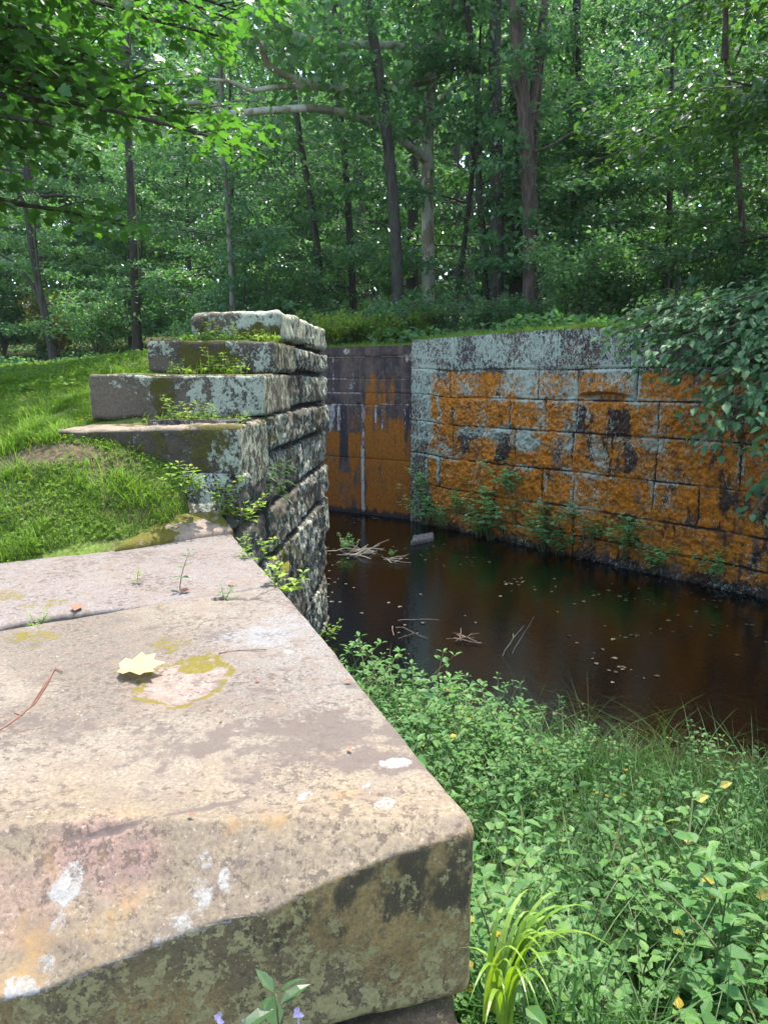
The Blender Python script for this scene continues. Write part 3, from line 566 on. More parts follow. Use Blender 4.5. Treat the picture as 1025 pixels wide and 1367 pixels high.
# --- the low mossy slab at the lawn's edge
q = [aty(148, 722, 4.15)[:2], aty(312, 710, 4.66)[:2], aty(292, 672, 4.78)[:2], aty(222, 660, 4.62)[:2]]
V, F, sd_, P0, dim = block(q[0], q[1], q[2], q[3], 1.7, 2.075, .016, r=.025, bump=.016, freq=5, seed=8, tilt=(0, .11))
X, Y = V[:, 0], V[:, 1]; n1 = fbm(X*5, Y*5, 2, o=4)
base = np.tile([.26, .2, .15], (len(X), 1))
M = .62 + 1.3*(n1-.5) - .9*sst(-1.3, -1.05, X)*sst(.45, .6, fbm(X*3, Y*3, 6, o=3))
place_block('moss_slab', 'low slab covered in yellow green moss at the lawn edge', V, F, [stonemat('bright_moss_stone', dict(m1=(.07, .062, .012), m2=(.15, .135, .015), sm=10, fine=1.4, alt=(.18, .14, .1)))], sd_, base, np.stack([np.full(len(X), -.3), np.full(len(X), -.2), np.full(len(X), .0), M], 1), SLABS, 'stone slab')
# --- the steps
STEP = 'weathered step blocks of the left lock wall'
def lp(s, off=0.0): return PL + DL*s + NL*off
ST_T = stonemat('step_stone', dict(o1=(.2, .14, .06), o2=(.15, .1, .05), l1=(.47, .49, .37), l2=(.30, .33, .245), sl=15, sd=7, bump=.9, bd=.014, alt=(.11, .085, .06), m1=(.05, .055, .01), m2=(.12, .10, .018), softl=.13))
def step(label, fl, s0, s1, w, z0, z1, seed, mf, r=.03, bump=.018, tilt=(0, 0)):
    FR = lp(s0, .022); FL = np.array(fl); BR = lp(s1, .022); BL = BR + (FL-FR)
    V, F, sd, P0, dim = block(FL, FR, BR, BL, z0, z1, .013, r=r, bump=bump, freq=4.5, seed=seed, tilt=tilt)
    a = P0[:, 0]/dim[0]; h = P0[:, 2]/dim[2]; b = P0[:, 1]/dim[1]
    n = fbm(P0[:, 0]*2.6+seed, P0[:, 1]*2.6, P0[:, 2]*2.6, o=4)
    base, mask = mf(a, b, h, n)
    return place_block('step_block', label, V, F, [ST_T], sd, base, mask, STEP)
def m4(a, b, h, n):
    o = np.ones_like(a); top = h > .97
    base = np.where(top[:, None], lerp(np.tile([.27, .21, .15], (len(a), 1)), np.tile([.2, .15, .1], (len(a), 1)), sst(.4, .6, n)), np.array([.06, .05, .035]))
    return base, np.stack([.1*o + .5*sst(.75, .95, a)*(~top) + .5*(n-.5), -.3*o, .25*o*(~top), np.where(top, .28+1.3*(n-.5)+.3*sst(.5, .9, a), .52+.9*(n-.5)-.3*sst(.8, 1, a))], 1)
def m3(a, b, h, n):
    o = np.ones_like(a); fr = b < .01; sd = a > .99
    base = lerp(np.tile([.125, .10, .07], (len(a), 1)), np.tile([.08, .067, .048], (len(a), 1)), sst(.35, .6, n))
    L = np.where(fr, .05 + .62*sst(.50, .58, a+.12*(n-.5)) + .45*sst(.5, .85, h)*sst(.0, .2, a)*sst(.45, .35, a) - .3*sst(.62, .66, a)*sst(.72, .66, a)*sst(.2, .5, h), .45+.5*(n-.5)) + .5*(n-.5)
    M = np.where(fr, -.3 + blob(a, h, .40, .55, .10, .6, .95) + .35*sst(.4, 0, h), .2+.9*(n-.5)) + (h > .98)*.3
    return base, np.stack([L, -.3*o, .15*o + .4*(n-.5), M], 1)
def m2(a, b, h, n):
    o = np.ones_like(a); fr = b < .01
    base = lerp(np.tile([.11, .09, .062], (len(a), 1)), np.tile([.068, .056, .042], (len(a), 1)), sst(.35, .6, n))
    L = np.where(fr, .02 + .5*sst(.3, .15, a)*sst(.3, .8, h) + .35*sst(.55, .68, a)*sst(.8, .7, a) + .45*sst(.8, .86, a), .38+.5*(n-.5)) + .5*(n-.5)
    M = np.where(fr, -.25 + blob(a, h, .45, .5, .28, .75, .9) + blob(a, h, .72, .2, .1, .4, .6), .25+.9*(n-.5)) + (h > .98)*.35
    return base, np.stack([L, -.3*o, .2*o + .4*(n-.5), M], 1)
def m0(a, b, h, n):
    o = np.ones_like(a); fr = b < .01
    base = lerp(np.tile([.16, .12, .09], (len(a), 1)), np.tile([.09, .07, .05], (len(a), 1)), sst(.35, .6, n))
    L = np.where(fr, .32 + .5*sst(.45, .6, a)*sst(.3, .6, h), .72) + .6*(n-.5)
    M = np.where(fr, .05 + blob(a, h, .75, .3, .3, .35, .7) + .4*sst(.35, .0, a), -.1+.6*(n-.5))
    return base, np.stack([L, -.3*o, .05*o, M], 1)
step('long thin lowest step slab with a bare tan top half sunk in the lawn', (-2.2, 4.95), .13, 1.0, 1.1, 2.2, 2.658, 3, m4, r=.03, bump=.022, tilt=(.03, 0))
step('longest step block with a pale lichen patch on the right half of its face', (-2.07, 5.27), .93, 2.0, 1.1, 2.69, 3.005, 5, m3)
step('dark mossy step block, second from the top of the stair', (-1.80, 5.72), 1.33, 2.3, .9, 3.015, 3.262, 7, m2)
step('topmost step block, pale lichen crusted with a rounded dark left end', (-1.55, 6.1), 1.62, 2.95, .66, 3.265, 3.515, 9, m0, r=.05, bump=.03, tilt=(.05, .02))
step('sunlit coping block at the far end of the stepped wall top', (-1.45, 7.55), 2.97, 4.2, .66, 3.275, 3.53, 12, m0, r=.04, bump=.02)
# ------------------------------------------------------------------ foliage materials
LM_FOREST = leafmat('forest_leaf', (.055, .14, .075), (.105, .21, .09), .45, .42)
LM_SAPLING = leafmat('sapling_leaf', (.065, .16, .075), (.115, .23, .085), .42, .4)
LM_MAPLE = leafmat('maple_leaf', (.055, .14, .04), (.09, .19, .045), .5, .42, tcol=(1.3, 1.6, .55))
LM_BEECH = leafmat('beech_leaf', (.055, .125, .05), (.09, .17, .055), .48, .38, tcol=(1.5, 1.6, .5))
LM_VIB = leafmat('broad_leaf', (.05, .125, .06), (.085, .175, .07), .35, .5, spec=.25)
LM_WEED2 = leafmat('round_weed_leaf', (.05, .14, .04), (.09, .195, .05), .36, .5, yellow=.02, spec=.25)
LM_WALLP = leafmat('wall_plant_leaf', (.15, .31, .12), (.22, .40, .16), .4, .5, spec=.3)
LM_WEED = leafmat('weed_leaf', (.042, .13, .04), (.075, .185, .045), .36, .5, yellow=.006, spec=.25)
LM_LAWN = leafmat('lawn_leaf', (.125, .22, .032), (.21, .30, .05), .42, .55, yellow=.02, spec=.25)
LM_GRASS = leafmat('bank_grass_blade', (.04, .11, .02), (.075, .165, .03), .4, .5, spec=.3)
LM_SEDGE = leafmat('sedge_blade', (.17, .30, .03), (.27, .38, .055), .45, .4, tcol=(1.5, 1.4, .4))
LM_SHRUB = leafmat('shrub_leaf', (.065, .16, .08), (.115, .23, .085), .45, .42)
LM_GOLD = leafmat('golden_leaf', (.22, .17, .03), (.10, .13, .03), .45, .45)
BK_DARK = barkmat('dark_bark', (.035, .027, .022), (.085, .066, .052), moss=.06)
BK_RED = barkmat('ridged_brown_bark', (.055, .036, .027), (.15, .10, .075))
BK_GREY = barkmat('grey_bark', (.12, .105, .09), (.24, .21, .18), 10)
BK_SYC = barkmat('mottled_pale_bark', (.40, .36, .29), (.55, .51, .43), 6, patch=(.24, .19, .13))
BK_TWIG = plainmat('twig_bark', (.10, .07, .05), (.2, .15, .11), 30)
STEM = plainmat('green_stem', (.07, .11, .03), (.13, .12, .05), 40, .6)
# ------------------------------------------------------------------ trees
def trunkpath(rs, H, lean=(0, 0), wob=.25, n=12):
    t = np.linspace(0, 1, n); ph = rs.uniform(0, 6, 4)
    return np.stack([lean[0]*t*H + wob*(np.sin(2.3*t+ph[0])+.5*np.sin(6*t+ph[1])-np.sin(ph[0])-.5*np.sin(ph[1])),
                     lean[1]*t*H + wob*(np.sin(2.1*t+ph[2])+.5*np.sin(5.5*t+ph[3])-np.sin(ph[2])-.5*np.sin(ph[3])), t*H - .25*(t == 0)], 1)
def grow(seed, H, r0, lo, R, nl, nleaf, ls, lean=(0, 0), wob=.25, tm=T4, flat=.09, spread=.34, nsub=6, prof=None, nseg=8, azr=None, droop=.12, fork=None, tilt=.42, clumpy=1.0, wl=1.0, up=(.15, .5)):
    """returns (trunk builder, crown builder) in tree coordinates"""
    rs = np.random.RandomState(seed); tb, cb = MB(), MB()
    tp = trunkpath(rs, H, lean, wob); tt = np.linspace(0, 1, len(tp))
    rr = r0*(1-.82*tt**1.2); rr[0] *= 1.5; rr[1] *= 1.08
    tube(tb, tp, rr, nseg)
    A, B, Wt = [], [], []
    for k in range(nl):
        t = (lo + (H*.98-lo)*((k+.5)/nl)**.92)/H; u = (t*H-lo)/(H-lo)
        p0 = np.array([np.interp(t, tt, tp[:, i]) for i in range(3)])
        ln = R*(prof(u) if prof else (.62+.38*math.sin(PI*min(1, .25+.75*u)))*(1-.62*u**3))*rs.uniform(.7, 1.12)
        az = k*2.39996+rs.uniform(-.5, .5) if azr is None else rs.uniform(*azr)
        el = rs.uniform(*up)*(.5+u*1.2)
        d = np.array([math.cos(az), math.sin(az), 0]); s = np.array([-d[1], d[0], 0]); bend = rs.uniform(-.25, .25)
        q = np.linspace(0, 1, 6)[:, None]
        path = p0 + d*ln*q + s*ln*bend*q**2 + np.array([0, 0, 1])*ln*(math.tan(el)*q - (droop+.3*math.tan(el))*q**2.2)
        rl = max(.012, r0*.34*(1-.65*u)*(ln/R)**.5)
        tube(tb, path, rl*(1-.85*q[:, 0])+.004, 5)
        for m_ in range(nsub):
            f = .22 + .78*(m_+rs.uniform(.2, .8))/nsub; sg = 1 if m_ % 2 else -1
            pa = np.array([np.interp(f, q[:, 0], path[:, i]) for i in range(3)])
            dd = d*math.cos(.85) + sg*s*math.sin(.85) if m_ < nsub-1 else d
            l2 = ln*(.48*(1-.62*f)+.08)*rs.uniform(.8, 1.2)
            pb_ = pa + dd*l2 + np.array([0, 0, l2*rs.uniform(-.18, .12)])
            tube(tb, [pa, (pa+pb_)/2+np.array([0, 0, .04*l2]), pb_], [max(.006, rl*.35), .006, .003], 3)
            A.append(pa); B.append(pb_); Wt.append((l2+.1)*rs.uniform(1-.6*clumpy, 1+.6*clumpy))
    A, B, Wt = np.array(A), np.array(B), np.array(Wt)
    i = rs.choice(len(A), nleaf, p=Wt/Wt.sum()); u = rs.uniform(.05, 1.05, nleaf)[:, None]
    d = unit(B-A)[i]; s = unit(np.cross(d, [0, 0, 1.]))
    lat = rs.normal(0, 1, nleaf)*spread*(1.15-.65*u[:, 0])
    P = A[i] + (B-A)[i]*u + s*lat[:, None] + np.stack([rs.normal(0, .07, nleaf), rs.normal(0, .07, nleaf), rs.normal(0, flat, nleaf) - .18*np.abs(lat)], 1)
    ax = d*.8 + s*np.sign(lat)[:, None]*.7 + rs.normal(0, .45, (nleaf, 3)); ax[:, 2] -= .25
    nr = np.array([0, 0, 1.]) + rs.normal(0, tilt, (nleaf, 3))
    leaves(cb, P, ax, nr, ls*rs.uniform(.65, 1.2, nleaf), tm, wl)
    return tb, cb
def tree_thing(name, label, loc, tb, cb, bark, leaf, group=None, cat='tree', rz=0.0, scale=1.0):
    t = thing(name, label, cat, loc, rz, group, scale)
    link('trunk', mesh('trunk', *tb.data(), bark, True), t); link('crown', mesh('crown', *cb.data(), leaf, False), t)
    return t
def gz(x, y): return float(hz(np.array([x]), np.array([y]))[0])
R_ = random.Random(11)
# prototypes of the wood
WOOD = 'trees of the wood behind the lock'
PROTO = {}
def proto(k, *a, **kw): PROTO[k] = grow(*a, **kw)
proto('tall', 1, 21, .22, 4.5, 4.2, 24, 4200, .22, wob=.3, lean=(.02, 0), spread=.5, flat=.14)
proto('tall2', 2, 23, .27, 6.5, 4.6, 24, 4200, .23, wob=.4, lean=(-.03, .01), spread=.5, flat=.14)
proto('mid', 3, 11, .11, 1.8, 3.4, 24, 8500, .18, wob=.2, lean=(.03, 0), spread=.42)
proto('mid2', 4, 9, .09, 1.3, 3.2, 22, 8000, .175, wob=.25, lean=(-.05, .02), spread=.4)
proto('young', 5, 5.5, .05, .5, 2.2, 18, 7000, .14, wob=.12, spread=.3)
proto('young2', 6, 4.5, .045, .4, 2.3, 16, 6500, .15, wob=.12, spread=.32)
_first = {}
def wood_tree(k, x, y, label, scale=1.0, rz=None, bark=BK_DARK, leaf=LM_FOREST, name=None, group=WOOD):
    z = gz(x, y)-.05; rz = R_.uniform(0, 6.28) if rz is None else rz
    key = (k, bark.name, leaf.name)
    nm = name or {'tall': 'tall_tree', 'tall2': 'tall_tree', 'mid': 'understorey_tree', 'mid2': 'understorey_tree', 'young': 'sapling', 'young2': 'sapling'}[k]
    if key not in _first:
        _first[key] = tree_thing(nm, label, (x, y, z), *PROTO[k], bark, leaf, group, 'sapling' if nm == 'sapling' else 'tree', rz, scale)
        return _first[key]
    r = dup(_first[key], (x, y, z), rz, scale, label, group); r.name = nm; return r
def zone(px):
    return ('beyond the left lawn' if px < 190 else 'behind the stone steps' if px < 425 else 'above the recess wall' if px < 550 else 'behind the orange wall' if px < 800 else 'behind the right boughs')
def px2x(px, y): return (px-512.5)/FPX*y*1.0
# rows of the wood, nearest first: (depth, kinds, pixel step, jitter)
rows = [(21, ['mid', 'young', 'mid2', 'young2'], 150), (26, ['mid2', 'young', 'tall', 'mid'], 140), (31, ['tall2', 'mid', 'young2', 'mid2'], 130), (38, ['tall', 'mid2', 'mid', 'tall2'], 120), (46, ['tall2', 'mid', 'tall', 'mid2'], 110)]
for ri, (Y, kinds, step_) in enumerate(rows):
    px = -120 + R_.uniform(0, step_); n_ = ri
    while px < 1180:
        y_ = Y + R_.uniform(-1.8, 1.8); x_ = px2x(px + R_.uniform(-30, 30), y_)
        if px < 260: y_ += 9; x_ = px2x(px, y_)
        k = kinds[n_ % len(kinds)]; n_ += 1
        if ri == 0 and 400 < px < 570: px += 60; continue
        w = {'t': 'tall dark trunked tree', 'm': 'leafy understorey tree of middle height', 'y': 'young low branching sapling'}[k[0]]
        dist_ = ['at the front of the wood', 'a few rows into the wood', 'in the middle of the wood', 'deep in the wood', 'at the back of the wood'][ri]
        wood_tree(k, x_, y_, f'{w} {dist_}, {zone(px)}', R_.uniform(.85, 1.15), leaf=LM_SAPLING if k[0] in 'my' and R_.random() < .5 else LM_FOREST)
        px += step_*R_.uniform(.75, 1.25)
# the far wood as one mass
def mass(name, n, f, ls, leaf, tm=T4):
    rs = np.random.RandomState(5); P = f(rs, n); n = len(P); mb = MB()
    leaves(mb, P, rs.normal(0, 1, (n, 3))+[0, 0, -.3], np.array([0, -.35, 1.])+rs.normal(0, .6, (n, 3)), ls*rs.uniform(.6, 1.3, n), tm)
    o = mb.build(name, leaf); o['kind'] = 'stuff'; return o
def far_pts(rs, n):
    a = rs.uniform(-.95, .95, n); r = rs.uniform(54, 78, n); x = np.sin(a)*r*1.0; y = np.cos(a)*r; h = 26*rs.uniform(0, 1, n)**.85
    k = fbm(x*.22, y*.22, h*.3, o=3) > .43
    x, y, h = x[k], y[k], h[k]; return np.stack([x, y, hz(x, y)+h], 1)
mass('distant_wood', 90000, far_pts, 1.1, LM_FOREST)
def far_low(rs, n):
    a = rs.uniform(-.95, .95, n); r = rs.uniform(47, 56, n); h = 13*rs.uniform(0, 1, n)**1.2; x, y = np.sin(a)*r, np.cos(a)*r
    k = fbm(x*.3, y*.3, h*.5, o=3) > .36; x, y, h = x[k], y[k], h[k]; return np.stack([x, y, hz(x, y)+h], 1)
mass('distant_undergrowth', 52000, far_low, .7, LM_SAPLING)
# shrubs
def shrub(seed, H, R, n, ls, tm=T4, ns=14):
    rs = np.random.RandomState(seed); tb, cb = MB(), MB(); A, B = [], []
    for k in range(ns):
        az = rs.uniform(0, 6.28); l = R*rs.uniform(.4, 1); d = np.array([math.cos(az), math.sin(az), 0])
        q = np.linspace(0, 1, 5)[:, None]; path = d*l*q**1.3 + np.array([0, 0, 1.])*H*rs.uniform(.6, 1.05)*(1.5*q-.6*q**2.4)
        tube(tb, path, .016*(1-.8*q[:, 0])*H/2+.004, 4)
        for m_ in range(5):
            f = .3+.7*m_/4; pa = np.array([np.interp(f, q[:, 0], path[:, i]) for i in range(3)]); az2 = rs.uniform(0, 6.28)
            pb_ = pa + np.array([math.cos(az2), math.sin(az2), rs.uniform(-.2, .35)])*R*.4; tube(tb, [pa, pb_], [.006, .003], 3); A.append(pa); B.append(pb_)
    A, B = np.array(A), np.array(B); i = rs.randint(0, len(A), n); u = rs.uniform(.1, 1.05, n)[:, None]
    P = A[i]+(B-A)[i]*u + rs.normal(0, .09*R, (n, 3)); ax = unit(B-A)[i]+rs.normal(0, .6, (n, 3)); ax[:, 2] -= .2
    leaves(cb, P, ax, np.array([0, 0, 1.])+rs.normal(0, .5, (n, 3)), ls*rs.uniform(.6, 1.2, n), tm)
    return tb, cb
SH = [shrub(41, 1.5, 1.1, 2600, .11), shrub(42, 2.2, 1.4, 3200, .12), shrub(43, 1.0, .9, 1800, .10)]
_sf = {}
def put_shrub(i, x, y, label, s=1.0, leaf=LM_SHRUB, group='shrubs at the edge of the wood', z=None):
    k = (i, leaf.name); z = gz(x, y)-.05 if z is None else z
    if k not in _sf: _sf[k] = tree_thing('shrub', label, (x, y, z), *SH[i], BK_TWIG, leaf, group, 'shrub', R_.uniform(0, 6.28), s); return _sf[k]
    return dup(_sf[k], (x, y, z), R_.uniform(0, 6.28), s, label, group)
for px in range(-40, 1150, 62):
    Y = R_.uniform(17.5, 19.5) if px > 430 else (R_.uniform(26, 31) if px < 200 else R_.uniform(16, 24))
    if px > 600: Y -= (px-600)/425*4.2
    put_shrub(R_.choice([0, 1, 2]), px2x(px+R_.uniform(-15, 15), Y), Y, f'bushy green shrub at the edge of the wood {zone(px)}', R_.uniform(.8, 1.2), LM_SHRUB if R_.random() < .7 else LM_SAPLING)
put_shrub(1, px2x(95, 29), 29, 'shrub with golden yellow leaves beyond the left lawn', 1.15, LM_GOLD)
for i_, (px, Y) in enumerate([(440, 17.6), (475, 18.2), (512, 17.4), (545, 18.6)]):
    put_shrub(2, px2x(px, Y), Y, f'low sunlit bright green bush above the recess wall, {["next to the steps", "second from the steps", "third from the steps", "by the lichen grey wall end"][i_]}', .8, LM_LAWN, 'bright bushes on the far bank')
# ------------------------------------------------------------------ the trees one can tell apart
def bare_trunk(tb, path, r0, r1, n=9):
    p = np.asarray(path, float); t = np.linspace(0, 1, len(p)); q = np.linspace(0, 1, len(p)*5)
    P = np.stack([np.interp(q, t, p[:, i]) for i in range(3)], 1)
    for _ in range(3): P[1:-1] = .25*P[:-2]+.5*P[1:-1]+.25*P[2:]
    r = r0+(r1-r0)*q; r[:2] *= (1.5, 1.2); tube(tb, P, r, n); return P
def special(name, label, pxs, Y, r0, r1, bark, leaf, seed, crown=(9, 18, 2.4, 900, .2), extra=(), group=None):
    """a tree whose trunk follows the points (px, py) at depth Y, base first; its crown starts high on it"""
    pts = [aty(px, py, Y+dy) for px, py, dy in pxs]; b = pts[0].copy(); b[2] = gz(b[0], b[1])-.1
    pts[0] = b; P = np.array(pts)-b
    top = P[-1]; lo, H, R, n, ls = crown
    tb, cb = grow(seed, max(H-top[2], 4.0), r1, 1.0, R, 22, n, ls, wob=.2, spread=.45, flat=.13)
    tb2 = MB(); bare_trunk(tb2, P, r0, r1)
    for e, ra, rb in extra:
        bare_trunk(tb2, np.array([aty(px, py, Y+dy) for px, py, dy in e])-b, ra, rb, 7)
    for mbx in (tb, cb):
        V, F = mbx.data(); mbx.V = [V+top]
        mbx.F = {f.shape[1]: [f] for f in F}
    V, F = tb.data(); tb2.add(V, *F)
    # side sprays low on the trunk
    rs = np.random.RandomState(seed+50); q = np.linspace(0, 1, 60); tp_ = np.stack([np.interp(q, np.linspace(0, 1, len(P)), P[:, i]) for i in range(3)], 1)
    for _ in range(15):                                                           # short leafy side shoots on the trunk
        p0 = tp_[rs.randint(4, 58)]; a = rs.uniform(0, 6.28); l = rs.uniform(.6, 1.8); e = p0+np.array([math.cos(a), math.sin(a), rs.uniform(-.1, .3)])*l
        tube(tb2, [p0, (p0+e)/2+[0, 0, .08], e], [.015, .009, .004], 4); n_ = int(90*l); u = rs.uniform(.2, 1.1, n_)[:, None]
        leaves(cb, p0+(e-p0)*u+rs.normal(0, 1, (n_, 3))*[.22, .22, .07], (e-p0)+rs.normal(0, .8, (n_, 3)), np.array([0, 0, 1.])+rs.normal(0, .45, (n_, 3)), .16*rs.uniform(.6, 1.2, n_), T8)
    t = thing(name, label, 'tree', tuple(b), 0, group)
    link('trunk', mesh('trunk', *tb2.data(), bark, True), t); link('crown', mesh('crown', *cb.data(), leaf, False), t)
    return t
special('tall_tree', 'slender dark leaning trunk rising above the dark recess wall to the top of the picture', [(533, 420, 0), (528, 300, 0), (517, 180, 0), (505, 90, 0), (490, 0, 0), (478, -90, 0)], 19.5, .15, .11, BK_DARK, LM_FOREST, 61)
special('tall_tree', 'thick reddish brown ridged trunk forking high up behind the orange wall', [(706, 440, 0), (710, 330, 0), (704, 220, 0), (700, 150, 0), (690, 60, 0), (682, -60, 0)], 18.0, .20, .13, BK_RED, LM_FOREST, 62, extra=[([(702, 190, 0), (713, 120, 0.1), (722, 40, .2), (735, -60, .3)], .12, .08), ([(704, 170, 0), (690, 130, -.1), (676, 95, -.2)], .06, .03), ([(708, 205, 0), (735, 195, -.2), (770, 172, -.3)], .035, .015)])
special('tall_tree', 'thin brown stem leaning against the reddish forked trunk behind the orange wall', [(716, 430, 0), (716, 350, 0), (711, 260, 0), (716, 160, 0), (725, 60, 0), (733, -50, 0)], 18.4, .075, .05, BK_RED, LM_FOREST, 63, crown=(9, 15, 2.5, 900, .22))
special('tall_tree', 'straight grey dark trunk left of the reddish forked one behind the orange wall', [(662, 430, 0), (664, 300, 0), (662, 180, 0), (660, 80, 0), (663, -60, 0)], 20.0, .19, .14, BK_DARK, LM_FOREST, 64)
special('tall_tree', 'dark ivy clad trunk between the grey trunk and the reddish forked one', [(690, 425, 0), (688, 300, 0), (686, 180, 0), (692, 80, 0), (700, -60, 0)], 21.0, .20, .15, BK_DARK, LM_SAPLING, 65)
special('tall_tree', 'thin dark stem leaning left of the straight grey trunk behind the orange wall', [(652, 430, 0), (645, 330, 0), (638, 230, 0), (640, 150, 0), (628, 60, 0), (618, -50, 0)], 20.6, .10, .08, BK_DARK, LM_FOREST, 66, crown=(9, 18, 2.6, 900, .22))
special('dead_pole_tree', 'thin pale grey bare trunk standing straight behind the topmost step block', [(312, 440, 0), (309, 360, 0), (304, 270, 0), (300, 210, 0)], 20.0, .085, .055, BK_GREY, LM_FOREST, 67, crown=(8, 14, 2.2, 1200, .2))
special('tall_tree', 'thin dark trunk leaning left behind the steps nearest the recess wall', [(436, 430, 0), (425, 340, 0), (414, 260, 0), (400, 185, 0), (388, 90, 0), (380, -20, 0)], 23.0, .11, .08, BK_DARK, LM_FOREST, 68)
special('tall_tree', 'dark trunk just left of the slender leaning one above the recess wall', [(474, 425, 0), (468, 330, 0), (462, 230, 0), (452, 130, 0), (446, 0, 0)], 24.0, .12, .09, BK_DARK, LM_SAPLING, 69)
special('tall_tree', 'thick dark trunk beyond the lawn, left of the step blocks', [(182, 440, 0), (180, 370, 0), (178, 300, 0), (172, 200, 0), (168, 60, 0)], 27.0, .17, .12, BK_DARK, LM_FOREST, 70)
special('leaning_tree', 'slim leaning tree with several dark stems at the far left lawn edge', [(72, 452, 0), (55, 395, 0), (42, 330, 0), (36, 280, 0), (18, 240, 0)], 24.0, .13, .05, BK_DARK, LM_SAPLING, 71, crown=(5, 8, 2.6, 5000, .18), extra=[([(66, 440, 0), (48, 385, .2), (20, 350, .3), (-10, 335, .3)], .08, .03), ([(60, 425, 0), (52, 360, -.2), (46, 310, -.3), (52, 262, -.4)], .06, .025)])
special('tall_tree', 'thin dark trunk to the right of the trunk group behind the orange wall', [(768, 400, 0), (765, 320, 0), (766, 230, 0), (772, 120, 0), (770, 0, 0)], 22.0, .10, .08, BK_DARK, LM_FOREST, 72)
special('tall_tree', 'thin upright stem among the leafy boughs at the far right', [(1000, 400, 0), (990, 290, 0), (982, 215, 0), (975, 160, 0), (968, 60, 0)], 15.0, .07, .045, BK_RED, LM_BEECH, 73, crown=(6, 12, 2.6, 5000, .15))
# pale sycamore with crooked limbs
def sycamore():
    Y = 22.0; b = aty(572, 420, Y); b[2] = gz(b[0], b[1])-.1
    tb = MB(); f = lambda l: np.array([aty(px, py, Y+dy) for px, py, dy in l])-b
    bare_trunk(tb, np.concatenate([[np.zeros(3)], f([(571, 330, 0), (570, 210, 0), (572, 130, 0), (584, 70, 0), (592, 0, 0), (600, -120, 0)])]), .19, .13, 10)
    limbs = [([(571, 215, 0), (520, 175, -1), (460, 150, -2), (410, 144, -3), (350, 148, -3.2), (300, 153, -3.3), (285, 140, -3.4), (270, 137, -3.4), (250, 139, -3.5)], .115, .05),
             ([(578, 105, 0), (520, 118, -1), (460, 122, -2), (412, 112, -2.6), (372, 97, -2.8), (355, 85, -2.9), (352, 65, -3), (340, 50, -3), (318, 30, -3.1), (290, 18, -3.2)], .12, .04),
             ([(352, 68, -3), (338, 40, -3.1), (318, 32, -3.1)], .05, .03),
             ([(470, 122, -2), (400, 115, -2.6), (360, 117, -3), (335, 122, -3), (320, 112, -3.1), (300, 108, -3.2), (280, 106, -3.2)], .07, .035),
             ([(586, 66, 0), (520, 60, -1), (450, 60, -2), (415, 52, -2.4), (390, 45, -2.5), (365, 32, -2.6)], .11, .06), ([(588, 40, 0), (600, 20, -.5), (612, -20, -1)], .09, .05), ([(572, 150, 0), (600, 120, .5), (640, 80, 1)], .08, .03)]
    A = []
    for l, ra, rb in limbs: A.append(bare_trunk(tb, f(l), ra, rb, 7)[:14])
    A = np.concatenate(A); rs = np.random.RandomState(3); n = 3000; i = rs.randint(0, len(A), n)
    c = A[rs.randint(0, len(A), 120)] + rs.normal(0, .7, (120, 3)) + [0, 0, .5]
    P = c[rs.randint(0, 120, n)] + rs.normal(0, 1, (n, 3))*[.5, .5, .16]; P = np.concatenate([P, np.stack([rs.normal(0, 2.2, 1500), rs.normal(0, 2.2, 1500), rs.uniform(9, 16, 1500)], 1)]); n = len(P)
    cb = MB(); leaves(cb, P, rs.normal(0, 1, (n, 3))+[0, 0, -.3], np.array([0, 0, 1.])+rs.normal(0, .45, (n, 3)), .22*rs.uniform(.6, 1.2, n), TM)
    t = thing('sycamore_tree', 'pale barked tree with long crooked cream coloured limbs reaching left over the steps', 'tree', tuple(b))
    link('trunk', mesh('trunk', *tb.data(), BK_SYC, True), t); link('crown', mesh('crown', *cb.data(), LM_SAPLING, False), t)
sycamore()
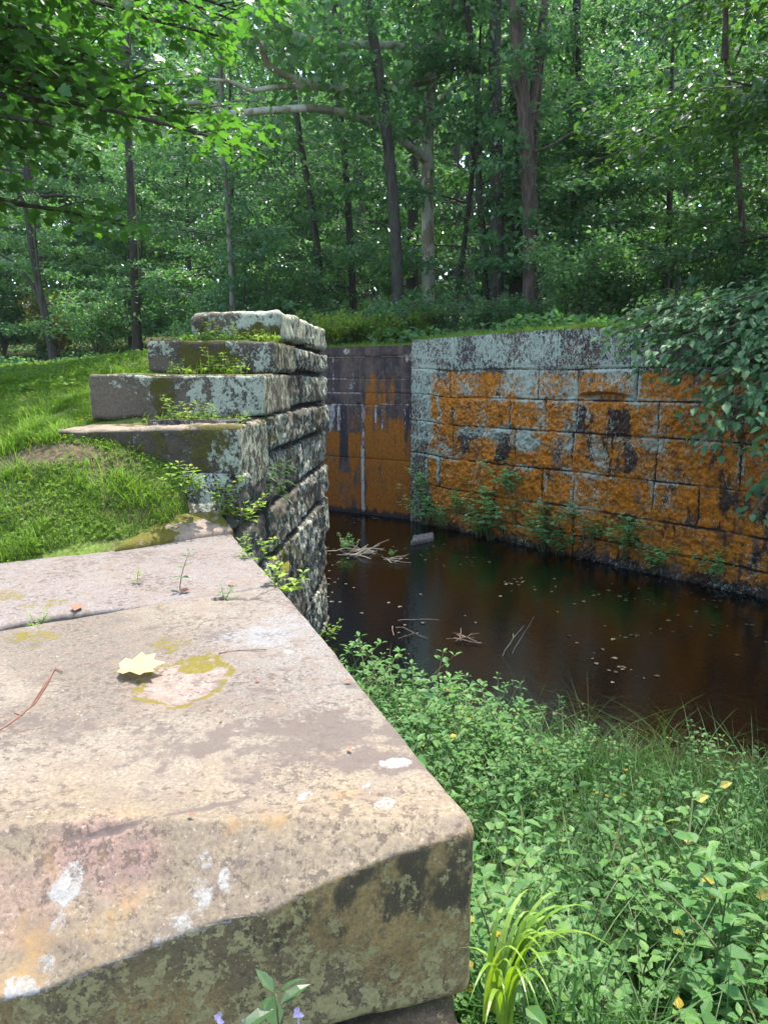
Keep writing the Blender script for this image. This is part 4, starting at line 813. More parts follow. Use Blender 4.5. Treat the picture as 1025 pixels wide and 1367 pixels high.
# the maple whose boughs hang in from the upper left
def maple():
    b = np.array([-7.6, 8.6, gz(-7.6, 8.6)-.1]); tb, cb = MB(), MB(); rs = np.random.RandomState(8)
    bare_trunk(tb, [(0, 0, 0), (.1, 0, 2), (0, .1, 4), (.2, .1, 7), (.3, 0, 10)], .3, .14, 12)
    A, B = [], []
    ends = []
    for k in range(27):   # boughs reaching right over the lawn and the rest of the crown
        if k < 27: h = rs.uniform(1.7, 5.2); az = rs.uniform(-.5, .35); ln = rs.uniform(3.6, 6.2)
        else: h = rs.uniform(4, 9.5); az = rs.uniform(.7, 5.6); ln = rs.uniform(2.5, 4.5)
        d = np.array([math.cos(az), math.sin(az), 0]); s = np.array([-d[1], d[0], 0]); q = np.linspace(0, 1, 8)[:, None]
        el = rs.uniform(-.02, .35); path = np.array([.1, 0, h]) + d*ln*q + s*ln*rs.uniform(-.15, .15)*q**2 + np.array([0, 0, ln])*(el*q-(.10+.6*el)*q**2.3) + .04*rs.normal(0, 1, (8, 3))*q
        tube(tb, path, .055*(1-.85*q[:, 0])+.006, 6)
        for m_ in range(11):
            f_ = .2+.8*(m_+rs.uniform(.2, .8))/11; sg = 1 if m_ % 2 else -1; pa = np.array([np.interp(f_, q[:, 0], path[:, i]) for i in range(3)])
            dd = d*math.cos(.8)+sg*s*math.sin(.8); l2 = (ln*.32*(1-.55*f_)+.15)*rs.uniform(.8, 1.2); pb_ = pa+dd*l2+np.array([0, 0, l2*rs.uniform(-.22, .06)])
            tube(tb, [pa, (pa+pb_)/2+[0, 0, .03], pb_], [.014, .008, .003], 4); A.append(pa); B.append(pb_)
    A, B = np.array(A), np.array(B); w = np.linalg.norm(B-A, axis=1)+.1; n = 11500
    i = rs.choice(len(A), n, p=w/w.sum()); u = rs.uniform(.05, 1.08, n)[:, None]; d = unit(B-A)[i]; s = unit(np.cross(d, [0, 0, 1.]))
    lat = rs.normal(0, .2, n)*(1.2-.6*u[:, 0]); P = A[i]+(B-A)[i]*u+s*lat[:, None]+rs.normal(0, .05, (n, 3)) - np.array([0, 0, .2])*np.abs(lat)[:, None]
    ax = d*.7+s*np.sign(lat)[:, None]*.7+rs.normal(0, .4, (n, 3)); ax[:, 2] -= .3
    leaves(cb, P, ax, np.array([0, 0, 1.])+rs.normal(0, .38, (n, 3)), .125*rs.uniform(.6, 1.2, n), TM)
    tree_thing('maple_tree', 'maple with bright sunlit lobed leaves hanging over the lawn from the upper left', b, tb, cb, BK_DARK, LM_MAPLE)
maple()
# the beech-like tree hanging in from the right, and unseen shade trees beside it
tb, cb = grow(81, 10, .16, 1.2, 5.2, 34, 22000, .15, wob=.15, tm=T8, spread=.34, flat=.06, nsub=8, droop=.16, tilt=.34, up=(.0, .4))
tree_thing('beech_tree', 'broad tree with flat layered sprays of oval leaves filling the upper right', (8.2, 13.2, gz(8.2, 13.2)-.1), tb, cb, BK_DARK, LM_BEECH)
tb, cb = grow(82, 15, .22, 3.4, 5.6, 34, 17000, .17, wob=.2, tm=T4, spread=.4, flat=.08, nsub=7, droop=.1)  # canopy added out of view at the right, for shade
tree_thing('beech_tree', 'unseen tall dark leaved shade tree added past the right end of the orange wall', (11.6, 9.6, gz(11.6, 9.6)-.1), tb, cb, BK_DARK, LM_FOREST)
tb, cb = grow(83, 13, .24, 5.6, 9.2, 40, 19000, .19, wob=.2, tm=T4, spread=.4, flat=.08, nsub=7, droop=.1)  # added out of view, crown stretched left so it shades the bank
tree_thing('beech_tree', 'unseen tree added to shade the weedy bank from the lower right', (10.6, 5.9, gz(10.6, 5.9)-.1), tb, cb, BK_DARK, LM_FOREST)
# the big leaved bush drooping over the right end of the wall
def viburnum():
    b = np.array([6.9, 8.95, 3.55]); rs = np.random.RandomState(21); tb, cb = MB(), MB(); A, B = [], []
    tips = [(800, 452, 10.4), (822, 462, 10.0), (815, 430, 10.3), (842, 500, 9.6), (830, 440, 10.0), (845, 415, 9.9), (862, 440, 9.5), (880, 425, 9.4), (835, 470, 9.6), (905, 500, 8.9), (920, 430, 9.0), (945, 415, 9.0), (960, 460, 8.6), (1000, 470, 8.3), (1020, 450, 8.3), (940, 570, 8.2), (1025, 590, 7.6), (985, 530, 8.1), (870, 480, 9.1), (1020, 630, 7.5), (1000, 400, 9.0), (1025, 420, 8.6), (858, 470, 9.3), (880, 505, 9.0), (905, 560, 8.6), (925, 600, 8.4), (950, 540, 8.2), (985, 575, 8.0), (1010, 560, 7.8), (840, 440, 9.6), (900, 430, 9.3), (940, 450, 8.8), (980, 480, 8.4), (1020, 500, 8.0), (1000, 430, 8.8), (1000, 690, 7.6), (1030, 660, 7.4), (960, 410, 9.2), (915, 470, 8.8), (1040, 600, 7.4), (1060, 450, 8.4), (870, 415, 9.8), (930, 520, 8.5), (965, 500, 8.3), (1005, 610, 7.7), (1015, 540, 7.9), (890, 460, 9.1), (985, 455, 8.6), (950, 480, 8.6), (1035, 560, 7.7), (1030, 400, 8.8), (975, 430, 8.9)]
    for px, py, Y in tips:
        e = aty(px, py, Y) - b; q = np.linspace(0, 1, 9)[:, None]; mid = e*.5 + np.array([0, 0, .55+.25*rs.rand()]); path = (1-q)**2*0 + 2*q*(1-q)*mid + q*q*e
        tube(tb, path, .02*(1-.8*q[:, 0])+.003, 5)
        for m_ in range(16):
            f_ = .3+.7*(m_+.5)/16; pa = np.array([np.interp(f_, q[:, 0], path[:, i]) for i in range(3)]); A.append(pa); B.append(path[-1]-path[-3])
    A, D = np.array(A), unit(np.array(B)); k = 9; A = np.repeat(A, k, 0); D = np.repeat(D, k, 0); n = len(A); s = unit(np.cross(D, [0, 0, 1.])); sg = rs.choice([-1, 1], n)[:, None]
    P = A + s*sg*rs.uniform(.02, .16, (n, 1)) + D*rs.uniform(-.08, .08, (n, 1)) + rs.normal(0, .07, (n, 3)); ax = D*.6+s*sg*.8+rs.normal(0, .3, (n, 3)); ax[:, 2] -= .3
    leaves(cb, P, ax, np.array([-.15, -.3, 1.])+rs.normal(0, .3, (n, 3)), .128*rs.uniform(.5, 1.3, n), T8, 1.1)
    tree_thing('overhanging_bush', 'bush with large bluish green oval leaves drooping over the right end of the wall', b, tb, cb, BK_TWIG, LM_VIB, None, 'bush')
viburnum()
# ------------------------------------------------------------------ lawn
def stuff(mb, name, mat): o = mb.build(name, mat); o['kind'] = 'stuff'; return o
rs = np.random.RandomState(90)
def steppoly(x, y):                                # footprint of slabs and steps, where nothing grows
    a = polydist(x, y, np.array([(-3.05, 3.30), (-.975, 4.68), (.216, 1.518), (-1.72, 1.0), (-3.2, 1.9)]))
    d = polydist(x, y, np.array([lp(.12), lp(4.2), lp(4.2)+[-.66, -.1], (-1.62, 6.05), (-1.85, 5.70), (-2.1, 5.24), (-2.2, 4.97)]))
    e = polydist(x, y, np.array([q_ for q_ in q]))
    return np.minimum(np.minimum(a, d), e+.12)
def scatter(n, x0, x1, y0, y1, dens, power=1.0):
    x = rs.uniform(x0, x1, n); y = y0 + (y1-y0)*rs.uniform(0, 1, n)**power
    k = rs.uniform(0, 1, n) < dens(x, y)
    x, y = x[k], y[k]; return np.stack([x, y, hz(x, y)], 1)
def lawn_d(x, y):
    sp = steppoly(x, y); n = fbm(x*1.3, y*1.3, 2.2, o=3); n2 = fbm(x*5, y*5, 6.2, o=3)
    bare = np.maximum(0, 1-np.hypot((x+2.3)/.5, (y-4.78)/.14))
    return (sp > .0)*(polydist(x, y, LOW) > -.02)*np.clip(.62+1.6*(n-.42)+1.6*(n2-.45)-1.5*bare, .05, 1)
mb = MB()
P = scatter(230000, -4.2, -.9, 3.3, 7.2, lawn_d, 1.2); n = len(P)
tall = np.maximum(sst(.75, .0, np.hypot((P[:, 0]+1.6)/.6, (P[:, 1]-4.58)/.22)), .55*sst(.55, .72, fbm(P[:, 0]*3, P[:, 1]*3, 41, o=3)))
blades(mb, P, .036*rs.lognormal(0, .4, n)*(1+2.6*tall), rs.uniform(.4, 1.6, n), .0048*(1+.7*tall), rs, 2)
P = scatter(190000, -14, -1.2, 7.0, 19, lambda x, y: lawn_d(x, y)*.9, 1.5); n = len(P)
blades(mb, P, .05*rs.lognormal(0, .35, n), rs.uniform(.4, 1.6, n), .012, rs, 2)
stuff(mb, 'lawn_grass', LM_LAWN)
mb = MB()
P = scatter(46000, -4.2, -1.0, 3.3, 7.2, lambda x, y: lawn_d(x, y)*.7, 1.1); n = len(P); P[:, 2] += rs.uniform(.004, .035, n)
leaves(mb, P, rs.normal(0, 1, (n, 3))*[1, 1, .25], np.array([0, 0, 1.])+rs.normal(0, .35, (n, 3)), rs.uniform(.010, .030, n), T8, 1.5)
P = scatter(60000, -14, -1.2, 6.5, 18, lambda x, y: lawn_d(x, y)*.7, 1.4); n = len(P); P[:, 2] += rs.uniform(.01, .06, n)
leaves(mb, P, rs.normal(0, 1, (n, 3))*[1, 1, .25], np.array([0, 0, 1.])+rs.normal(0, .35, (n, 3)), rs.uniform(.02, .06, n), T4, 1.5)
stuff(mb, 'lawn_clover', LM_LAWN)
# verge on the wall top and behind it
mb = MB()
s_ = rs.uniform(-.1, 11, 26000); w_ = rs.uniform(.0, 1, 26000)**1.4*1.6+.10
k = fbm(s_*1.4, w_*2, 3.3, o=3) + .12*(w_ > .5) > .42; s_, w_ = s_[k], w_[k]
xy = A0 + s_[:, None]*DR - w_[:, None]*NR; n = len(xy); z = np.maximum(hz(xy[:, 0], xy[:, 1]), np.where(w_ < .8, np.interp(s_, [0, 3.5, 6, 13], [3.69, 3.75, 3.72, 3.67]), 0))
blades(mb, np.column_stack([xy, z]), .05*rs.lognormal(0, .5, n)*(1+1.2*(w_ > .55)), rs.uniform(.3, 1.2, n), .009, rs, 2)
s_ = rs.uniform(-.1, 5, 8000); w_ = rs.uniform(0, 1, 8000)*1.4+.1; k = fbm(s_*1.4, w_*2, 7.3, o=3) + .1*(w_ > .6) > .46; s_, w_ = s_[k], w_[k]
xy = G0 + s_[:, None]*DG - w_[:, None]*NG; n = len(xy); z = np.where(w_ < .8, 3.60, hz(xy[:, 0], xy[:, 1]))
blades(mb, np.column_stack([xy, z]), .06*rs.lognormal(0, .5, n), rs.uniform(.3, 1.2, n), .010, rs, 2)
stuff(mb, 'verge_grass', LM_LAWN)
# ground cover under the wood
mb = MB(); n = 60000; a = rs.uniform(-.8, .75, n); r = 14.5 + 40*rs.uniform(0, 1, n)**1.6; x, y = np.sin(a)*r, np.cos(a)*r
k = (polydist(x, y, LOW) > .9) & ((x > -2.5) | (r > 23)) & (fbm(x*.7, y*.7, 4, o=3) > .42); x, y = x[k], y[k]; n = len(x)
P = np.stack([x, y, hz(x, y)+rs.uniform(.02, .5, n)*fbm(x*.4, y*.4, 8, o=2)], 1)
leaves(mb, P, rs.normal(0, 1, (n, 3))*[1, 1, .4], np.array([0, 0, 1.])+rs.normal(0, .5, (n, 3)), rs.uniform(.08, .2, n), T4, 1.2)
stuff(mb, 'woodland_undergrowth', LM_SHRUB)
# ------------------------------------------------------------------ leafy plants
def plant(seed, H, nst, npair, ls, spread=.35, wl=1.0, whorl=2, bend=.25, branch=True, tm=T8, r0=.004, sharp=0):
    """stems with pairs of leaves; returns stem and leaf builders"""
    rs = np.random.RandomState(seed); tb, cb = MB(), MB(); PP, AA, SS = [], [], []
    def stem(p0, d, L, r, n, s0):
        q = np.linspace(0, 1, 6)[:, None]; az = rs.uniform(0, 6.28); side = np.array([math.cos(az), math.sin(az), -.2])
        path = p0 + d*L*q + side*L*bend*q**2; tube(tb, path, r*(1-.65*q[:, 0])+.0006, 5); a0 = rs.uniform(0, 3)
        for k in range(n):
            f = .28+.72*(k+.5)/n if n > 1 else .9; p = np.array([np.interp(f, q[:, 0], path[:, i]) for i in range(3)]); a0 += 1.57 + rs.uniform(-.3, .3)
            for w in range(whorl):
                aa = a0 + w*2*PI/whorl; PP.append(p); AA.append([math.cos(aa), math.sin(aa), rs.uniform(-.15, .35)]); SS.append(s0*(1.15-.55*f)*rs.uniform(.8, 1.2))
            if branch and k < n-1 and rs.rand() < .45 and L > .18: stem(p, unit(np.array([math.cos(a0), math.sin(a0), .7])), L*.38, r*.5, 2, s0*.75)
        for w in range(3):
            aa = a0 + .8 + w*2.1; PP.append(path[-1]); AA.append([math.cos(aa), math.sin(aa), .45]); SS.append(s0*.5)
    for k in range(nst):
        az = k*2.4 + rs.uniform(-.4, .4); t = spread*rs.uniform(.2, 1) if nst > 1 else spread*.3
        stem(np.array([0, 0, -.01])+np.array([math.cos(az), math.sin(az), 0])*.02*H*(nst > 1), unit(np.array([math.cos(az)*t, math.sin(az)*t, 1])), H*rs.uniform(.7, 1.08), r0, npair, ls)
    AA = np.array(AA); n = len(AA)
    leaves(cb, np.array(PP)+unit(AA)*.006, AA, np.array([0, 0, 1.])+rs.normal(0, .18, (n, 3)), np.array(SS), tm, wl)
    return tb, cb
def put_plant(name, label, loc, pr, leaf=LM_WEED, group=None, cat='plant', rz=0, scale=1, tilt=None):
    t = thing(name, label, cat, loc, rz, group, scale)
    if tilt: t.rotation_euler = (tilt[0], tilt[1], rz)
    link('stem', pr[0] if not isinstance(pr[0], MB) else mesh('stem', *pr[0].data(), STEM, True), t); link('foliage', pr[1] if not isinstance(pr[1], MB) else mesh('foliage', *pr[1].data(), leaf, False), t)
    return t
# merged weeds that cover the bank
protos = [plant(200+k, H, ns, np_, ls, sp, wl=1.45 if k > 2 else 1.0) for k, (H, ns, np_, ls, sp) in enumerate([(.7, 2, 5, .095, .3), (.5, 2, 4, .085, .5), (.85, 1, 6, .11, .2), (.42, 3, 3, .075, .6), (.6, 2, 5, .07, .4)])]
pd = [(a.data(), b.data()) for a, b in protos]
def bank_leafy(x, y): return sst(.36, .58, fbm(x*.75+3, y*.75, 1.4, o=3) + .22*sst(1.15, .2, np.abs(x-.55)) - .24*sst(.9, 1.7, x)*sst(2.5, 3.6, y) - .07*sst(1.2, 2., x) + .12*sst(3.6, 2.4, y))
def bank_dens(x, y): return (bankd(x, y) > -.1)*(polydist(x, y, LOW) < -.10)*(np.hypot(x-.3, y-1.25) > .28)
P = scatter(1500, -.9, 5.2, 1.0, 6.9, lambda x, y: bank_dens(x, y)*(.10+.90*bank_leafy(x, y))); sb, lb, lb2 = MB(), MB(), MB()
for (x, y, z) in P:
    i = rs.randint(len(pd)); a = rs.uniform(0, 6.28); s = rs.uniform(.55, 1.0)*(.55+.9*float(vnoise(x*1.6, y*1.6, 4.)))*(1.0 if bankd(np.array([x]), np.array([y]))[0] > .5 else .7); c_, s_ = math.cos(a)*s, math.sin(a)*s; Rm = np.array([[c_, s_, 0], [-s_, c_, 0], [0, 0, s]])
    T = Rm @ (np.eye(3) + np.array([[0, 0, 0], [0, 0, 0], [rs.normal(0, .18), rs.normal(0, .18), 0]]))
    for mbx, (V, F) in ((sb, pd[i][0]), (lb2 if i > 2 else lb, pd[i][1])): mbx.add(V @ T + [x, y, z], *F)
stuff(sb, 'bank_weed_stems', STEM).name = 'bank_undergrowth'; stuff(lb, 'bank_weeds', LM_WEED); stuff(lb2, 'bank_round_leaf_weeds', LM_WEED2)
mb = MB()
P = scatter(60000, -.9, 5.2, 1.0, 6.9, lambda x, y: bank_dens(x, y)*(1-.55*bank_leafy(x, y))*np.clip(2.6*(fbm(x*2.2, y*2.2, 8.8, o=3)-.28), .05, 1)); n = len(P)
blades(mb, P, .40*rs.lognormal(0, .3, n)*(.6+.4*sst(-.1, .8, bankd(P[:, 0], P[:, 1]))), rs.uniform(.25, 1.15, n), rs.uniform(.004, .009, n), rs, 4)
P = scatter(4200, -.9, 5.2, 1.0, 6.9, lambda x, y: bank_dens(x, y)); n = len(P)
blades(mb, P, .48*rs.lognormal(0, .25, n), rs.uniform(.5, 1.3, n), rs.uniform(.006, .012, n), rs, 5)
stuff(mb, 'bank_grass', LM_GRASS)
# single taller plants on the bank
BANKP = 'leafy weeds on the bank'
tallp = [plant(300+k, .9, 2, 7, .095, .35) for k in range(3)]
tm_ = [(mesh('stem', *a.data(), STEM, True), mesh('foliage', *b.data(), LM_WEED)) for a, b in tallp]
for i, (px, py, zt, lab) in enumerate([(690, 885, .85, 'tall leafy weed standing out at the water edge in the middle of the bank'), (600, 890, .8, 'leafy weed at the water edge beside the slab side of the bank'), (545, 900, .75, 'leafy weed closest to the slab at the far tip of the bank'), (945, 975, .9, 'tall sprawling weed over the dark water at the right end of the bank'), (1000, 990, .8, 'leafy weed at the far right water edge of the bank'), (760, 925, .7, 'leafy weed among grass at the water edge right of the tallest one')]):
    q_ = atz(px, py, zt+.1); z0 = gz(q_[0], q_[1]); put_plant('bank_weed', lab, (q_[0], q_[1], z0), tm_[i % 3], group=BANKP, rz=i*1.3, scale=max(.45, (zt-z0)/.85))
q_ = atz(880, 960, .25); mb = MB(); n = 16; blades(mb, np.array([q_[0], q_[1], -.05])+rs.normal(0, .08, (n, 3))*[1, 1, 0], rs.uniform(.4, .8, n), rs.uniform(.3, .9, n), .008, rs, 5)
tag(mb.build('grass_tuft', LM_GRASS), 'thin grass tuft arching over the dark water beyond the bank', 'grass tuft')
# arching sedge in the bottom foreground
mb = MB(); n = 38; b0 = aty(668, 1356, 1.27); az = np.concatenate([rs.uniform(-1.3, 1.1, 32), rs.uniform(0, 6.28, n-32)])
blades(mb, np.tile(b0, (n, 1))+rs.normal(0, .018, (n, 3))*[1, 1, .2], rs.uniform(.24, .44, n), rs.uniform(.2, .56, n), rs.uniform(.013, .019, n), rs, 10, az, curl=.55)
tag(mb.build('sedge_clump', LM_SEDGE), 'clump of arching yellow green strap leaves at the slab corner', 'sedge')
# flowering plant under the slab's shaded face
tb, cb = plant(401, .20, 1, 2, .115, .1, wl=.75, branch=False, bend=.05, r0=.003)
q_ = aty(370, 1318, 1.25); t = put_plant('flowering_plant', 'dark green lance leaved plant with tiny pale purple flowers below the slab', (q_[0], q_[1], q_[2]-.17), (tb, cb), leafmat('dark_plant_leaf', (.03, .075, .03), (.05, .10, .035), .3, .4))
PF = plainmat('pale_purple_petal', (.50, .38, .58), (.62, .52, .68), 60, .6)
for px, py in ((292, 1358), (398, 1352), (330, 1362)):
    f_ = aty(px, py, 1.24); fm = MB()
    for k in range(5): leaves(fm, np.array([f_])+rs.normal(0, .003, (1, 3)), np.array([[math.cos(k*1.26), -.5, math.sin(k*1.26)]]), np.array([[0, -1., .2]]), .014, T8, 1.6)
    tube(fm, [f_, f_+[.0, .01, -.10]], .0015, 4)
    o = fm.build('flower', PF, t); o.matrix_parent_inverse = t.matrix_basis.inverted()
# grass tufts on the treads
for i, (s_, off, z, wd, n, lab) in enumerate([(1.52, .42, 3.262, .42, 260, 'grass tuft along the tread under the topmost step block'), (1.22, .5, 3.005, .34, 130, 'grass tuft along the tread in front of the dark mossy step block'), (.84, .5, 2.665, .45, 110, 'thin grass along the foot of the longest step block'), (1.5, .06, 3.262, .1, 90, 'grass tuft on the right corner of the second tread from the top')]):
    t_ = rs.uniform(-1, 1, n); c_ = lp(s_); xy = c_[None] - np.array([.955, .29])*(off+t_[:, None]*wd*.8) + rs.normal(0, .025, (n, 2)); mb = MB()
    blades(mb, np.column_stack([xy, np.full(n, z-.005)]), .07*rs.lognormal(0, .4, n), rs.uniform(.3, 1.3, n), .0055, rs, 3)
    leaves(mb, np.column_stack([xy[:60], np.full(min(60, n), z)+rs.uniform(.0, .05, min(60, n))]), rs.normal(0, 1, (min(60, n), 3))*[1, 1, .3], np.array([0, 0, 1.])+rs.normal(0, .4, (min(60, n), 3)), rs.uniform(.02, .05, min(60, n)), T8, 1.2)
    tag(mb.build('grass_tuft', LM_LAWN), lab, 'grass tuft', 'grass tufts on the stone steps')
# weeds on the treads, the slab joints and the walls
STEPW = 'small weeds growing on the stone steps'
sp_ = [plant(500+k, .16, 4, 4, .045, .6, r0=.0018) for k in range(3)]; sm_ = [(mesh('stem', *a.data(), STEM, True), mesh('foliage', *b.data(), LM_LAWN)) for a, b in sp_]
def onp(px, py, z): return atz(px, py, z)
def at_s(px, y): r = ray(px, 600); return r[0]/r[1]*y
for i, (px, y, z, sc_, lab) in enumerate([(283, 6.08, 3.262, 1.0, 'weed at the foot of the topmost step block, left of two'), (302, 6.1, 3.262, .9, 'weed at the foot of the topmost step block, right of the spiky one'), (325, 6.15, 3.262, .8, 'weed at the right end of the second tread from the top'), (345, 6.2, 3.262, .7, 'tiny weed on the mossy corner of the second tread from the top'),
    (297, 5.78, 3.005, 1.2, 'leafy weed in front of the dark mossy step block'), (281, 5.75, 3.005, .8, 'small weed on the tread left of the leafy one'), (320, 5.8, 3.005, .8, 'small weed on the tread right of the leafy one'), (238, 5.6, 3.005, .7, 'weed at the left part of the tread under the dark mossy block'),
    (237, 5.24, 2.672, 1.15, 'weed at the foot of the longest step block, left of three'), (262, 5.28, 2.672, .9, 'weed at the foot of the longest step block, middle of three'), (282, 5.3, 2.672, .9, 'weed at the foot of the longest step block, right of three'), (325, 5.15, 2.65, .7, 'sprig on the right end of the lowest step slab')]):
    t = put_plant('step_weed', lab, (at_s(px, y), y, z-.01), sm_[i % 3], group=STEPW, rz=i*1.1, scale=sc_*1.15)
big = [plant(520+k, .34, 3, 4, .10, .55, r0=.0035) for k in range(3)]; bm_ = [(mesh('stem', *a.data(), STEM, True), mesh('foliage', *b.data(), LM_LAWN)) for a, b in big]
for i, (px, y, z, lab) in enumerate([(262, 4.62, 2.22, 'broad leaved weed left of the wall corner below the lowest step'), (288, 4.70, 2.15, 'broad leaved weed in the middle of the group at the wall corner'), (305, 4.78, 2.04, 'broad leaved weed leaning out over the wall corner'), (240, 4.5, 2.25, 'broad leaved weed among tall grass under the lowest step'), (322, 4.86, 1.98, 'broad leaved weed lowest on the wall corner')]):
    put_plant('broad_leaf_weed', lab, (at_s(px, y), y, z), bm_[i % 3], group='broad leaved weeds at the wall corner', rz=i*1.7, scale=.72)
tb, cb = plant(540, .42, 1, 9, .17, .2, wl=.30, branch=False, bend=.15, whorl=3); p_ = PL+DL*.95+NL*.03
put_plant('lance_leaf_plant', 'tall plant with narrow lance leaves growing out of the dark wall by the corner', (p_[0], p_[1], 2.0), (tb, cb), leafmat('lance_leaf', (.06, .12, .045), (.08, .15, .05), .35, .4), tilt=(0, .25))
ed = [plant(550, .26, 2, 4, .085, .6, wl=1.1), plant(551, .20, 3, 4, .06, .7)]; em_ = [(mesh('stem', *a.data(), STEM, True), mesh('foliage', *b.data(), LM_LAWN)) for a, b in ed]
for i, (s, z, lab) in enumerate([(2.05, 1.97, 'weed with a yellowed leaf in the slab joint on the wing wall edge'), (2.3, 1.93, 'bushy weed hanging from the wing wall edge past the joint'), (2.75, 1.95, 'weed on the wing wall edge near the wall corner'), (3.1, 1.95, 'weed in the wall corner beside the far slab')]):
    p_ = PW + DW*s + NW*.02; put_plant('edge_weed', lab, (p_[0], p_[1], z-.04), em_[i % 2], group='weeds along the slab edge', rz=i*2.1, scale=.8)
p_ = atz(436, 846, .1); put_plant('wall_foot_plant', 'small bright plant at the water foot of the stepped wall', (p_[0], p_[1], 0.0), bm_[1], rz=.4, scale=.8)
mb = MB(); yl = aty(378, 765, 3.75); leaves(mb, np.array([yl]), np.array([[.4, -.1, .9]]), np.array([[0, -1., .3]]), .07, T8, 1.3)
tag(mb.build('yellow_leaf', plainmat('yellow_leaf', (.55, .40, .05), (.45, .28, .05), 30)), 'yellow leaf on the weed in the slab joint', 'leaf')
tb, cb = plant(560, .13, 1, 4, .038, .1, r0=.0018, branch=False, whorl=2); p_ = atz(183, 778, 1.998); put_plant('sprout', 'small bright green sprout on the far slab left of the taller seedling', (p_[0], p_[1], p_[2]-.01), (tb, cb), LM_LAWN, 'seedlings on the slabs', scale=.8)
tb, cb = plant(561, .20, 1, 3, .05, .1, r0=.0022, branch=False); p_ = atz(240, 788, 1.998); put_plant('sprout', 'taller thin seedling standing on the far slab beside the joint', (p_[0], p_[1], p_[2]-.01), (tb, cb), LM_WEED, 'seedlings on the slabs')
tb, cb = plant(562, .09, 2, 3, .035, .4, r0=.0015, branch=False); p_ = atz(300, 798, 2.0); put_plant('sprout', 'tiny seedling in the chipped joint near the slab edge', (p_[0], p_[1], p_[2]-.015), (tb, cb), LM_WEED, 'seedlings on the slabs')
tb, cb = plant(563, .10, 4, 4, .03, .7, r0=.0015); p_ = atz(50, 838, 1.98); put_plant('sprout', 'small bushy weed in the joint at the left edge of the slabs', (p_[0], p_[1], p_[2]-.02), (tb, cb), LM_LAWN, 'seedlings on the slabs')
# plants along the foot of the orange wall
WF = 'plants growing along the foot of the orange wall'
fp = [plant(600+k, .55, 6, 5, .11, .65, r0=.004, wl=1.15) for k in range(3)]; fm_ = [(mesh('stem', *a.data(), STEM, True), mesh('foliage', *b.data(), LM_WALLP)) for a, b in fp]
for i, (px, py, up_, sc_, lab) in enumerate([(568, 712, 0, .95, 'plant at the foot of the lichen grey wall end beside the recess'), (560, 655, .0, .6, 'small plant rooted in the joint of the lichen grey wall end'), (612, 690, 0, .7, 'small plant rooted in the orange wall low down, left of the fullest plant'), (655, 750, 0, 1.25, 'fullest tall pale green plant at the foot of the orange wall'), (676, 660, 0, .75, 'plant hanging from a joint halfway up the orange wall'), (640, 745, 0, .75, 'low plant at the water left of the fullest plant'), (725, 772, 0, 1.1, 'bushy plant at the water right of the fullest plant'), (748, 778, 0, .7, 'low bright plant at the water beside the hanging roots'), (788, 725, 0, .75, 'plant rooted in the orange wall with bare roots hanging to the water'), (835, 745, 0, .85, 'spreading plant on the orange wall right of the hanging roots'), (875, 765, 0, .65, 'small plant low on the orange wall below the wide block'), (955, 776, 0, .6, 'rightmost small plant low on the orange wall'), (592, 725, 0, .6, 'low plant at the water near the lichen grey wall end')]):
    r_ = ray(px, py); n_ = np.array([NR[0], NR[1]]); t_ = (A0@n_ + .06)/(r_[:2]@n_); p_ = r_*t_; h_ = p_[2]+3
    put_plant('wall_foot_plant', lab, (p_[0]+.05*NR[0], p_[1]+.05*NR[1], max(h_, -.05)), fm_[i % 3], group=WF, rz=i*1.9, scale=sc_*1.75, tilt=(.25*NR[1]*-1, .25*NR[0]) if h_ > .2 else None)
mb = MB()
for k in range(4):
    s = 4.35+.16*k; h0 = .55-.05*k; q = np.linspace(0, 1, 7); p_ = A0 + DR*s; tube(mb, np.stack([p_[0]+NR[0]*(.05+.12*np.sin(q*3))+DR[0]*-.18*q*(k+.5), p_[1]+NR[1]*(.05+.12*np.sin(q*3))+DR[1]*-.18*q*(k+.5), h0*(1-q)-.03], 1), .009-.005*q, 5)
tag(mb.build('hanging_roots', BK_TWIG), 'bare pale roots hanging down the orange wall into the water', 'roots')
# ------------------------------------------------------------------ twigs and litter
def twigs(name, label, px, py, z, n, L, r, mat=BK_TWIG, seed=1, group=None, up=.3):
    rs2 = np.random.RandomState(seed); c_ = atz(px, py, z); mb = MB()
    for k in range(n):
        a = rs2.uniform(0, 6.28); l = L*rs2.uniform(.4, 1); d = np.array([math.cos(a), math.sin(a), rs2.uniform(-.05, up)]); q = np.linspace(0, 1, 6)[:, None]
        p0 = c_ + rs2.normal(0, L*.15, 3)*[1, 1, .1]; path = p0 - d*l*.3 + d*l*q + np.cumsum(rs2.normal(0, l*.035, (6, 3)), 0)*[1, 1, .6]; tube(mb, path, r*(1-.6*q[:, 0]), 5)
        if k % 2: tube(mb, [path[3], path[3]+np.array([-d[1], d[0], .3])*l*.3], r*.4, 4)
    return tag(mb.build(name, mat), label, 'twigs', group)
TW = 'driftwood in the lock water'
PALE = plainmat('bleached_wood', (.30, .26, .2), (.42, .37, .3), 20)
twigs('driftwood', 'pile of bleached sticks in the water before the recess wall', 478, 738, .02, 11, .9, .014, PALE, 3, TW, .5)
twigs('driftwood', 'thin sticks in the water just right of the bleached pile', 515, 748, .02, 5, .6, .010, PALE, 4, TW, .3)
twigs('driftwood', 'dark twigs sticking out of the water in mid pool', 615, 852, .02, 6, .45, .007, BK_TWIG, 5, TW, .5)
twigs('driftwood', 'single thin stick upright in the water near the bank', 688, 868, .1, 2, .4, .005, PALE, 6, TW, 2.5)
twigs('driftwood', 'long thin twigs floating near the stepped wall', 545, 838, .01, 3, .8, .006, BK_TWIG, 8, TW, .1)
